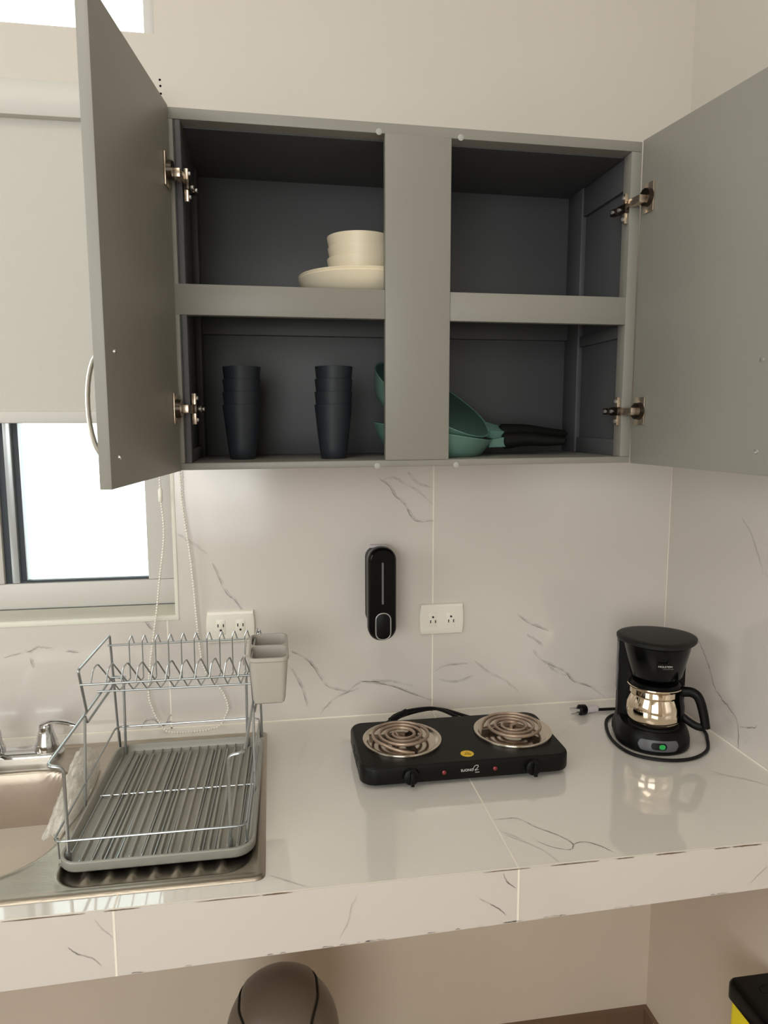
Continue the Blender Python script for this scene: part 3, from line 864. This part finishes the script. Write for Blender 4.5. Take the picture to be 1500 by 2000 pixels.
# ------------------------------------------------------------------ drip tray, dish rack, cutlery cup
def shx(x, y): return x + .041 * (y + .345)
SH = Matrix(((1.021, .0419, 0, .0200 + .01444), (0, 1.021, 0, .0334), (0, 0, 1.021, -.03404), (0, 0, 0, 1)))   # rack enlarged about the camera position and sheared to fit image coordinates
SC = Matrix(((1.021, 0, 0, .0200), (0, 1.021, 0, .0334), (0, 0, 1.021, -.03404), (0, 0, 0, 1)))  # cutlery holder: same enlargement about the camera position, no shear
ST2 = Matrix(((1, .028, 0, .028 * .3), (0, 1, 0, 0), (0, 0, 1, 0), (0, 0, 0, 1)))  # drip tray sheared sideways to follow its edges in image coordinates
TX0, TX1, TY0, TY1 = -1.2850, -.9870, -.5230, -.1130
g = G(); g.T = ST2
ol = rrect(TX0, TX1, TY0, TY1, .034, 8)
rings = [(.022, H + .0018), (.008, H + .0022), (.002, H + .0050), (0, H + .0080), (0, H + .0195), (.0012, H + .0210), (.0042, H + .0210), (.0055, H + .0195), (.010, H + .0085), (.016, H + .0055)]
n = len(ol); g.slab(ol, 0, 1, M['tray'], rings)
g.f.pop(); g.m.pop()
# ridged floor
fx0, fx1, fy0, fy1 = TX0 + .016, TX1 - .016, TY0 + .016, TY1 - .016
zf = H + .0055
g.slab(rrect(fx0 - .0003, fx1 + .0003, fy0 - .0003, fy1 + .0003, .0185, 8), 0, 1, M['tray'], [(0, zf - .001), (0, zf)])
for k in range(17):
    x = fx0 + .014 + k * (fx1 - fx0 - .028) / 16
    ww = .0038
    vs_ = []
    for y, h_ in ((fy0 + .006, 0), (fy0 + .014, .0042), (fy1 - .018, .0042), (fy1 - .010, 0)):
        vs_ += [(x - ww, y, zf), (x - ww * .4, y, zf + h_ * 1.4), (x + ww * .4, y, zf + h_ * 1.4), (x + ww, y, zf)]
    fs = []
    for a in range(3):
        for b in range(3): fs.append((a * 4 + b, a * 4 + b + 1, a * 4 + 4 + b + 1, a * 4 + 4 + b))
    g.add(vs_, fs, M['tray'])
dt = obj('drip_tray', g)
tag(dt, 'grey plastic drip tray with ridges on the sink drainboard under the wire rack', 'tray')

rk = thing('dish_rack', 'two-tier silver wire dish rack standing in the grey drip tray', 'dish rack', (-1.135, -.345, H + .014))
W = M['wire']; zt0 = H + .0215
LO, RO = -1.2865, -.9975       # outer rail x on each side
LI, RI = -1.2640, -1.0230      # inner leg x
for name, xo, xi in (('side_frame', LO, LI), ('side_frame', RO, RI)):
    g = G(); g.T = SH
    g.tube(fillet([(xi, -.518, zt0 + .002), (xi, -.518, 1.107), (xo, -.520, 1.1115), (xo, -.142, 1.1115), (xi, -.150, 1.110), (xi, -.160, zt0 + .002)], .010), .0026, W, n=10)
    g.tube(fillet([(xo + .002, -.362, zt0 + .002), (xo + .001, -.334, 1.108)], .004), .0024, W, n=10)
    g.tube(fillet([(xo + .001, -.322, 1.113), (xo - .001, -.349, 1.198), (xo - .001, -.146, 1.198), (xo + .001, -.140, 1.10), (xo + .003, -.130, zt0 + .002)], .006), .0024, W, n=10)
    g.tube(fillet([(xo + .001, -.332, 1.108), (xo + .003, -.330, 1.096), (xo + .003, -.158, 1.096), (xo + .001, -.152, 1.110)], .006), .0024, W, n=10)
    obj(name, g, rk)
    for y in (-.518, -.160):
        g = G(); g.T = SH
        g.tube([(xi, y, zt0 - .0005), (xi, y, zt0 + .016)], .0040, M['matblack'] if y < -9 else M['wire_dk'], n=12); tag(obj('foot_cap', g, rk), 'small rubber foot cap')
# lower basket
g = G(); g.T = SH
g.tube(fillet([(LO + .001, -.519, .990), (RO - .001, -.519, .990), (RO - .001, -.140, 1.004), (LO + .001, -.140, 1.004)], .014, closed=True), .0019, W, n=8, closed=True)
g.tube(fillet([(LO + .012, -.530, .9545), (RO - .003, -.519, .9545), (RO - .003, -.140, .9545), (LO + .012, -.140, .9545)], .014, closed=True), .0019, W, n=8, closed=True)
g.tube([(LO + .006, -.325, .9560), (RO - .002, -.325, .9560)], .0017, W, n=8)
for yy in (-.519, -.140):
    for xx in (LO + .004, RO - .002):
        g.tube([(xx, yy + .012, .990), (xx + .001, yy + .012, .9545)], .0016, W, n=6)
for k in range(15):
    x = LO + .020 + k * (RO - LO - .034) / 14
    g.tube([(x, -.526, .9560), (x, -.142, .9560)], .00125, W, n=6)
obj('wire_basket', g, rk)
# upper plate holder
g = G(); g.T = SH
g.tube([(LO, -.346, 1.1710), (RO, -.338, 1.1690)], .0021, W, n=8)
g.tube([(LO - .006, -.232, 1.1150), (RO - .008, -.236, 1.1150)], .0019, W, n=8)
g.tube([(LO, -.165, 1.1830), (RO, -.165, 1.1830)], .0019, W, n=8)
g.tube([(LO + .002, -.16, 1.1155), (LO + .03, -.16, 1.1155)], .0017, W, n=8)
for k in range(11):
    x = -1.2615 + .0249 * k
    g.tube(fillet([(x - .008, -.345, 1.1710), (x - .004, -.340, 1.196), (x + .002, -.334, 1.2030), (x + .011, -.236, 1.1170), (x + .015, -.167, 1.1145), (x + .015, -.166, 1.189), (x + .020, -.164, 1.2020), (x + .025, -.164, 1.184)], .004, 3), .0014, W, n=6)
obj('plate_holder', g, rk)

cu = thing('cutlery_holder', 'warm grey two-compartment cutlery holder hooked on the dish rack', 'cutlery holder', (-.965, -.285, 1.112))
g = G(); g.T = SC
CX0, CX1, CY0, CY1, CZ0, CZ1 = -1.0015, -.9320, -.3580, -.2080, 1.117, 1.2050
g.slab(rrect(CX0, CX1, CY0, CY1, .014, 6), 0, 1, M['cup_grey'], [(.012, CZ0), (.008, CZ0 + .003), (.006, CZ0 + .010), (.0005, CZ1 - .008), (-.0015, CZ1 - .006), (-.0015, CZ1 - .001), (-.0005, CZ1), (.0015, CZ1)])
g.f.pop(); g.m.pop()
top = G()
# two wells
mid = (CY0 + CY1) / 2
for a, b in ((CY0 + .003, mid - .0025), (mid + .0025, CY1 - .003)):
    ol = rrect(CX0 + .003, CX1 - .003, a, b, .012, 6)
    g.slab(ol, 0, 1, M['cup_grey'], [(0, CZ1), (.003, CZ1 - .05), (.006, CZ0 + .006)])
    g.f.pop(-2); g.m.pop(-2)
# flat rim bridging wells and shell
bm = bmesh.new()
def loop(pts):
    vv = [bm.verts.new((x, y, CZ1)) for x, y in pts]
    return [bm.edges.new((vv[i], vv[(i + 1) % len(vv)])) for i in range(len(vv))]
ed = loop(rrect(CX0 + .0015, CX1 - .0015, CY0 + .0015, CY1 - .0015, .0125, 6))
for a, b in ((CY0 + .003, mid - .0025), (mid + .0025, CY1 - .003)): ed += loop(rrect(CX0 + .003, CX1 - .003, a, b, .012, 6))
bmesh.ops.triangle_fill(bm, edges=ed, use_beauty=True)
g.bm(bm, M['cup_grey'])
obj('cup_body', g, cu, flat=True)
g = G()
for y in (-.335, -.23):
    g = G(); g.T = SC
    g.tube(fillet([(CX0 + .001, y, CZ1 - .006), (CX0 - .006, y, CZ1 + .001), (CX0 - .0095, y, CZ1 - .006), (CX0 - .0095, y, CZ1 - .018)], .003, 3), .0016, M['cup_grey'], n=8)
    obj('hook', g, cu)

# plastic bag hanging at the rim of the bowl
g = G()
rows, cols = 26, 14
for face in (0, 1):
    vs_ = []
    for j in range(rows + 1):
        v = j / rows
        for i in range(cols + 1):
            u = i / cols
            wdt = .052 * (1 - .45 * v ** 2) * (.5 + .5 * sst(0, .12, v))
            x = -1.330 + .018 * math.sin(v * 2.2) - .012 * v + (u - .5) * wdt
            y = -.150 - .27 * v + .006 * math.sin(9 * u + 3 * v)
            z = H + .008 + .075 * math.sin(PI * min(1, v * 1.05)) ** .5 * math.sin(PI * u) ** .6 * (1 - .55 * v) if face == 0 else H + .006
            z += (.0035 * math.sin(31 * u + 17 * v) + .003 * math.sin(47 * v + 5 * u)) * (1 if face == 0 else 0)
            vs_.append((x, y, max(z, H + .0055)))
    fs = [(j * (cols + 1) + i, j * (cols + 1) + i + 1, (j + 1) * (cols + 1) + i + 1, (j + 1) * (cols + 1) + i) for j in range(rows) for i in range(cols)]
    g.add(vs_, fs, M['film'])
tag(obj('plastic_bag', g, angle=180, flat=True), 'crumpled translucent plastic bag tucked between sink bowl and dish rack', 'bag')

# ------------------------------------------------------------------ double hob
HX0, HX1, HY0, HY1, HZ0, HZ1 = -.8020, -.3890, -.3460, -.1370, H + .0085, .978
hb = thing('electric_hob', 'black portable two-burner electric coil hob on the worktop', 'hob', ((HX0 + HX1) / 2, (HY0 + HY1) / 2, H))
g = G()
ol = rrect(HX0, HX1, HY0, HY1, .030, 8)
g.slab(ol, 0, 1, M['black'], [(.004, HZ0), (.001, HZ0 + .002), (0, HZ0 + .006), (0, HZ1 - .007), (.0012, HZ1 - .003), (.004, HZ1)])
# slots in the left side
for z in (HZ0 + .012, HZ0 + .024):
    for y in (-.29, -.25):
        g.box(HX0 - .0006, HX0 + .001, y, y + .028, z, z + .004, M['matblack'])
obj('housing', g, hb)
for x in (HX0 + .04, HX1 - .04):
    for y in (HY0 + .03, HY1 - .03):
        g = G(); g.lathe([(0, 0), (.010, 0), (.012, .0088), (0, .0088)], M['matblack'], (x, y, H), n=16); obj('foot', g, hb)
def burner(cx, cy, rot, R0):
    g = G()
    rr = R0
    g.lathe([(rr * .30, -.010 + .0), (rr * .55, -.008), (rr * .80, -.002), (rr * .90, .0035), (rr * .97, .0058), (rr * 1.0, .0050), (rr * 1.01, .0022), (rr * 1.005, .0002)], M['pan_chrome'], (cx, cy, HZ1), n=72)
    g.f.pop(); g.m.pop(); g.f.pop(); g.m.pop()
    g.lathe([(0, .0010), (rr * .86, .0012)], M['pan_chrome'], (cx, cy, HZ1), n=48)
    b = obj('burner', g, hb, angle=50); b['label'] = 'chrome drip pan ring'
    g = G(); pts = []
    turns = 3.4; r0, r1 = .0165, rr * .80
    N = 150
    for i in range(N + 1):
        t = i / N; a = rot + t * turns * 2 * PI
        r = r0 + (r1 - r0) * t
        z = .0135
        if t > .955: z -= (t - .955) / .045 * .012
        pts.append((cx + r * math.cos(a), cy + r * math.sin(a), HZ1 + z))
    a = rot
    pts = [(cx + .004 * math.cos(a + 2.6), cy + .004 * math.sin(a + 2.6), HZ1 + .0045), (cx + .010 * math.cos(a + 1.0), cy + .010 * math.sin(a + 1.0) - .004, HZ1 + .0120)] + pts
    g.tube(pts, .0036, M['coil'], n=10, flat=.85)
    obj('heating_coil', g, b)
    g = G()
    for k in range(3):
        a = rot + .5 + k * 2 * PI / 3
        for s in (1,):
            ca, sa = math.cos(a), math.sin(a)
            g.add([(cx + q * ca + e * sa, cy + q * sa - e * ca, HZ1 + z) for q in (.012, rr * .84) for e in (-.0007, .0007) for z in (.0015, .0100)],
                  [(0, 1, 3, 2), (4, 6, 7, 5), (0, 4, 5, 1), (2, 3, 7, 6), (1, 5, 7, 3), (0, 2, 6, 4)], M['hdark'])
    obj('coil_support', g, b)
burner(-.7050, -.2370, 2.4, .0795)
burner(-.4710, -.2330, .6, .0800)
for kx in (-.7080, -.4690):
    g = G()
    g.lathe([(0, 0), (.0155, 0), (.0165, .002), (.0150, .009), (.0135, .010), (0, .010)], M['blackpl'], n=28)
    g.v = [Vector((kx + q.x, HY0 - q.z, HZ0 + .017 + q.y)) for q in g.v]
    g.box(kx - .0035, kx + .0035, HY0 - .021, HY0 - .008, HZ0 + .004, HZ0 + .030, M['blackpl'], .0015)
    obj('control_knob', g, hb)
for kx in (-.6440, -.5440):
    g = G(); g.tube([(kx, HY0 + .001, HZ0 + .018), (kx, HY0 - .0015, HZ0 + .018), (kx, HY0 - .0028, HZ0 + .018)], [.0042, .0040, .002], M['red'], n=14)
    tag(obj('indicator_lamp', g, hb), 'small dark red indicator lamp')
g = G()
T = Matrix.Translation((-.5990, HY0 - .0004, HZ0 + .0165)) @ Matrix.Rotation(PI / 2, 4, 'X')
text_geo(g, 'SUONO', .0070, M['print'], T)
text_geo(g, 'home', .0036, M['print'], Matrix.Translation((-.5790, HY0 - .0004, HZ0 + .0125)) @ Matrix.Rotation(PI / 2, 4, 'X'))
g.ribbon([(-.5880, HY0, HZ0 + .019), (-.5840, HY0, HZ0 + .0265), (-.5780, HY0, HZ0 + .0270), (-.5785, HY0, HZ0 + .0230), (-.5840, HY0, HZ0 + .0175), (-.5770, HY0, HZ0 + .0190)], .0009, M['print'], (0, -1, 0), taper=False, lift=.0005)
tag(obj('logo', g, hb, flat=True), 'pale grey printed brand lettering')
g = G()
g.lathe([(0, .0003), (.0128, .0003), (.0130, 0)], M['yellow'], (-.5905, -.3145, HZ1), n=32)
tri = [(-.5905 + .0075 * math.cos(a), -.3155 + .0075 * math.sin(a), HZ1 + .0006) for a in (PI / 2, PI / 2 + 2.094, PI / 2 + 4.189)]
g.tube(tri, .0006, M['sticker_dark'], n=4, closed=True)
for dx in (-.0022, 0, .0022):
    g.ribbon([(-.5905 + dx, -.3185, HZ1), (-.5898 + dx, -.3170, HZ1), (-.5912 + dx, -.3155, HZ1), (-.5905 + dx, -.314, HZ1)], .0007, M['sticker_dark'], (0, 0, 1), taper=False, lift=.0006)
tag(obj('warning_sticker', g, hb, flat=True), 'round yellow hot-surface warning sticker')
# mains cable bundled behind the hob
g = G()
pp = smooth([(-.700, HY1 - .002, H + .018), (-.706, -.118, H + .030), (-.700, -.100, H + .036), (-.660, -.078, H + .038), (-.600, -.070, H + .036), (-.560, -.085, H + .024), (-.535, -.105, H + .012), (-.56, -.120, H + .006), (-.64, -.118, H + .005), (-.70, -.105, H + .006), (-.72, -.080, H + .008), (-.66, -.055, H + .020), (-.59, -.050, H + .026), (-.53, -.075, H + .016), (-.49, -.095, H + .007)], 8)
g.tube(pp, .0038, M['cable'], n=8)
g.tube([(-.708, -.112, H + .032), (-.668, -.086, H + .040)], [.0075, .0065], M['cable'], n=10)
obj('power_cable', g, hb)

# ------------------------------------------------------------------ coffee maker
ck = thing('coffee_maker', 'small black drip coffee maker with a steel carafe in the worktop corner', 'coffee maker', (-.1560, -.2300, H), (0, 0, math.radians(-19)))
K = M['blackpl']; KG = M['blackgl']
def dshape(rf, hw, yb, k=20, ex=1.0):
    """half-round front (towards -y), square back"""
    out = [(hw, yb - .012), (hw - .006, yb - .003), (hw - .012, yb)]
    out += [(-hw + .012, yb), (-hw + .006, yb - .003), (-hw, yb - .012)]
    for i in range(k + 1):
        a = PI + PI * i / k
        out.append((hw * math.cos(a) * 1.0, rf * math.sin(a) * ex))
    return out
g = G(); g.slab(dshape(.076, .076, .068), 0, 1, K, [(.004, 0), (0, .004), (0, .018), (.003, .030), (.007, .040), (.011, .045)])
base_o = obj('base', g, ck, local=True)
g = G(); g.lathe([(0, 0), (.052, 0), (.050, .0045), (0, .005)], M['matblack'], (0, -.010, .045), n=40); obj('hot_plate', g, ck, local=True)
# rear tower with water tank
g = G()
tw = [(.069, .030), (.069, .058), (.061, .066), (-.061, .066), (-.069, .058), (-.069, .030), (-.050, .022), (.050, .022)]
g.slab(tw[::-1] if False else tw, 0, 1, K, [(0, .040), (0, .150), (-.002, .222)])
obj('water_tank', g, ck, local=True)
g = G(); g.box(-.0715, -.0675, .034, .054, .095, .205, M['gauge'], .001); tag(obj('water_gauge', g, ck, local=True), 'smoky grey water level strip')
# brew basket: tapering bucket
g = G(); g.lathe([(0, .146), (.030, .146), (.046, .150), (.052, .156), (.0655, .214), (.067, .224), (.066, .2255), (0, .2255)], KG, (0, -.012, 0), n=56)
obj('brew_basket', g, ck, local=True)
g = G(); g.tube([(-.011, -.0735, .218), (-.011, -.0765, .196), (.011, -.0765, .196), (.011, -.0735, .218)], .0014, K, n=6); obj('basket_grip', g, ck, local=True)
# lid
g = G()
ol = []
for i in range(40):
    a = 2 * PI * i / 40
    ol.append((.0810 * math.cos(a) * (1 if math.sin(a) > 0 else .88 + .12 * abs(math.cos(a)) ** 3), (.066 if math.sin(a) > 0 else .0840) * math.sin(a)))
g.slab(ol, 0, 1, M['lid'], [(.002, .2260), (0, .2285), (0, .2340), (.003, .2365), (.012, .2375)])
obj('lid', g, ck, local=True)
# badge lettering on the basket
def on_basket(g, s, size, z, m, x0):
    T = Matrix.Translation((x0, 0, z)) @ Matrix.Rotation(PI / 2, 4, 'X')
    k0 = len(g.v)
    text_geo(g, s, size, m, T, depth=0)
    for i in range(k0, len(g.v)):
        v = g.v[i]; r = .052 + (v.z - .156) / (.214 - .156) * .0135 + .0004
        a = v.x / r
        g.v[i] = Vector((r * math.sin(a), -.012 - r * math.cos(a), v.z))
g = G()
on_basket(g, 'HOLSTEIN', .0062, .188, M['print'], .006)
on_basket(g, 'HOUSEWARES', .0034, .1835, M['print_dim'], .012)
tag(obj('logo', g, ck, local=True, flat=True), 'pale printed brand lettering')
# switch panel
g = G()
def on_base(q, r=.0765):
    a = q[0] / r
    return Vector((r * math.sin(a), -r * math.cos(a) - q[1] * 1.0 + (max(0, q[2] - .018) * .12), q[2]))
def patch(g, outl, m, d):
    # finely cut panel wrapped on the base front
    x0 = min(p[0] for p in outl); x1 = max(p[0] for p in outl)
    cols = 20; vs_ = []; fs = []
    def span(x):
        zs = []
        for i in range(len(outl)):
            a, b = outl[i], outl[(i + 1) % len(outl)]
            if (a[0] - x) * (b[0] - x) <= 0 and abs(a[0] - b[0]) > 1e-9:
                zs.append(a[1] + (b[1] - a[1]) * (x - a[0]) / (b[0] - a[0]))
        return (min(zs), max(zs)) if zs else (0, 0)
    for i in range(cols + 1):
        x = x0 + 1e-5 + (x1 - x0 - 2e-5) * i / cols
        a, b = span(x)
        for t in range(5):
            z = a + (b - a) * t / 4
            vs_.append(on_base((x, d, z)))
    for i in range(cols):
        for t in range(4): fs.append((i * 5 + t, i * 5 + t + 1, i * 5 + 6 + t, i * 5 + 5 + t))
    g.add(vs_, fs, m)
patch(g, rrect(-.042, .042, .0105, .0335, .010, 6), M['panelgrey'], .0012)
sp = obj('switch_panel', g, ck, local=True, flat=True); sp['label'] = 'grey oval switch panel'
g = G(); patch(g, rrect(-.016, .016, .0150, .0290, .0068, 6), K, .0026); sw = obj('power_switch', g, sp, local=True, flat=True)
g = G(); patch(g, rrect(.000, .0125, .0170, .0270, .0045, 6), M['greenlamp'], .0036); tag(obj('switch_lamp', g, sp, local=True, flat=True), 'green power button light')
sw['label'] = 'black rocker switch'
# carafe
cf = thing('carafe', 'polished steel coffee carafe with a black handle, standing on the coffee maker hot plate', 'carafe', (-.1560, -.2300, H + .0502), (0, 0, math.radians(-19)))
g = G(); c0 = (0, -.010, 0)
g.lathe([(0, 0), (.044, 0), (.050, .002), (.0555, .012), (.0575, .026), (.0560, .042), (.0515, .054), (.0490, .060), (.0500, .063), (.0520, .0650), (.0520, .0760), (.0555, .0800), (.0570, .0820), (.0560, .0835), (.0530, .0825), (.050, .078), (0, .078)], M['carafe'], c0, n=64)
obj('carafe_body', g, cf, local=True)
g = G(); g.lathe([(0, .078), (.0515, .078), (.052, .083), (.046, .089), (.020, .093), (0, .0935)], K, c0, n=48); obj('carafe_lid', g, cf, local=True)
g = G()
ha = math.radians(-22)
dx, dy = math.cos(ha), math.sin(ha)
def hp(r, z): return (r * dx, -.010 + r * dy, z)
# broad moulded band on the body, then the D handle
g.lathe([(.0535, .012), (.0600, .014), (.0600, .040), (.0560, .060), (.0560, .083), (.0510, .083)], K, c0, n=10, a0=ha - .36, a1=ha + .36)
g.tube(smooth([hp(.052, .074), hp(.072, .077), hp(.086, .068), hp(.096, .040), hp(.103, .006)], 8), [.0095 - .0018 * i / 32 for i in range(33)], K, n=12, flat=1.15)
g.tube(smooth([hp(.101, .008), hp(.088, .006), hp(.072, .012), hp(.056, .022)], 6), .0062, K, n=10, flat=1.3)
obj('carafe_handle', g, cf, local=True)
# power cable with plug (world coordinates)
cc = G()
pp = smooth([(-.118, -.158, H + .016), (-.128, -.110, H + .012), (-.1528, -.0915, H + .0045), (-.1933, -.1087, H + .0045), (-.2215, -.150, H + .0045), (-.2430, -.223, H + .0045), (-.2340, -.288, H + .0045), (-.1870, -.3240, H + .0045), (-.1278, -.3300, H + .0045), (-.0735, -.3020, H + .0045), (-.0410, -.2554, H + .0045), (-.0200, -.2074, H + .0045), (-.022, -.14, H + .0045), (-.055, -.085, H + .0045), (-.1427, -.0690, H + .0045), (-.1921, -.0670, H + .0050), (-.205, -.0675, H + .006)], 8)
cc.tube(pp, .0035, M['cable'], n=8)
Rt = Matrix.Rotation(math.radians(19), 4, 'Z')
cc.v = [Rt @ (v - Vector((-.1560, -.2300, H))) for v in cc.v]
pc = obj('power_cable', cc, ck, local=True)
def plugpart(name, build, m_label=None):
    g = G(); build(g); g.v = [Rt @ (v - Vector((-.1560, -.2300, H))) for v in g.v]
    o = obj(name, g, pc, local=True)
    if m_label: o['label'] = m_label
plugpart('cable_label', lambda g: g.tube([(-.203, -.0675, H + .009), (-.206, -.0677, H + .009), (-.232, -.0725, H + .010), (-.235, -.073, H + .010)], [.006, .0085, .0085, .006], M['label'], n=12), 'pale label wrapped round the cable')
def _plug(g):
    g.tube([(-.234, -.073, H + .010), (-.238, -.074, H + .011), (-.252, -.077, H + .012), (-.256, -.078, H + .012)], [.007, .012, .0125, .008], M['blackpl'], n=12)
    for s in (-.0055, .0055): g.box(-.275, -.255, -.0785 + s - .0008, -.0785 + s + .0008, H + .0115, H + .0175, M['screw'])
    g.tube([(-.255, -.079, H + .006), (-.274, -.082, H + .006)], .0023, M['screw'], n=8)
plugpart('plug', _plug, 'black three-pin plug')

# ------------------------------------------------------------------ swing bin under the worktop
bn = thing('swing_bin', 'taupe swing-top waste bin with a domed lid under the worktop', 'waste bin', (-.956, -.300, 0))
BR, BZ0 = .1120, .405
g = G()
g.lathe([(0, 0), (.088, 0), (.092, .004), (.108, BZ0 - .01), (.1105, BZ0), (.106, BZ0), (.089, .008), (0, .008)], M['bin'], (-.956, -.300, 0), n=64)
obj('bin_body', g, bn)
g = G(); g.lathe([(BR, 0)] + [(BR * math.cos(PI / 2 * k / 16), .008 + .119 * math.sin(PI / 2 * k / 16)) for k in range(16)] + [(0, .127)], M['bin'], (-.956, -.300, BZ0), n=72)
obj('bin_hood', g, bn)
# swinging flap: the middle band of the dome, standing slightly proud, with dark joints beside it
def dome_pt(a, s, off):
    """a: angle front->back over the top (0..pi), s: sideways -1..1"""
    R_ = BR + off; x = R_ * s; rr = math.sqrt(max(0, 1 - s * s))
    return (-.956 + x, -.300 - R_ * rr * math.cos(a), BZ0 + .008 + (.119 + off) * rr * math.sin(a))
g = G(); NA, NS = 40, 24; vs_ = []
def half(a):
    k = abs(a - PI / 2) / (PI / 2)
    return .50 + .16 * sst(.62, .12, k)
for i in range(NA + 1):
    a = PI * (.03 + .94 * i / NA)
    for j in range(NS + 1):
        s = (-1 + 2 * j / NS) * half(a) - .06
        edge_ = abs(-1 + 2 * j / NS)
        vs_.append(dome_pt(a, s, .0055 * (1 - sst(.93, 1.0, edge_) * .9)))
g.add(vs_, [(i * (NS + 1) + j, i * (NS + 1) + j + 1, (i + 1) * (NS + 1) + j + 1, (i + 1) * (NS + 1) + j) for i in range(NA) for j in range(NS)], M['bin'])
fl = obj('swing_flap', g, bn)
g = G()
for sg in (-1, 1):
    g = G()
    g.tube([dome_pt(PI * (.03 + .94 * i / 40), sg * (half(PI * (.03 + .94 * i / 40)) + .012) - .06, .0016) for i in range(41)], .0024, M['bin_in'], n=6)
    tag(obj('flap_joint', g, bn), 'dark gap around the swing flap')

# ------------------------------------------------------------------ yellow container with black lid beside the right wall
yb = thing('yellow_container', 'tall yellow container with a black lid against the right wall below the worktop', 'container', (-.056, -.62, 0))
g = G(); g.slab(rrect(-.1060, -.0060, -.800, -.462, .016, 6), 0, 1, M['yellowpl'], [(.010, 0), (.006, .004), (0, .05), (0, .525)])
for k in range(5):
    g.box(-.1066, -.1058, -.545 - k * .018, -.537 - k * .018, .468 - .003 * (k % 2), .474 + .004 * (k % 3), M['sticker_dark'])
obj('container_body', g, yb)
g = G(); g.slab(rrect(-.1110, -.0020, -.806, -.4555, .018, 6), 0, 1, M['blackgl'], [(0, .523), (-.0, .548), (.002, .553), (.005, .556), (.013, .5570)])
obj('container_lid', g, yb)
g = G(); g.lathe([(.010, .0), (.011, .0012), (.0135, .0012), (.0145, 0)], M['blackpl'], (-.055, -.500, .557), n=24); g.f = g.f[:-2]; g.m = g.m[:-2]; obj('lid_boss', g, yb)
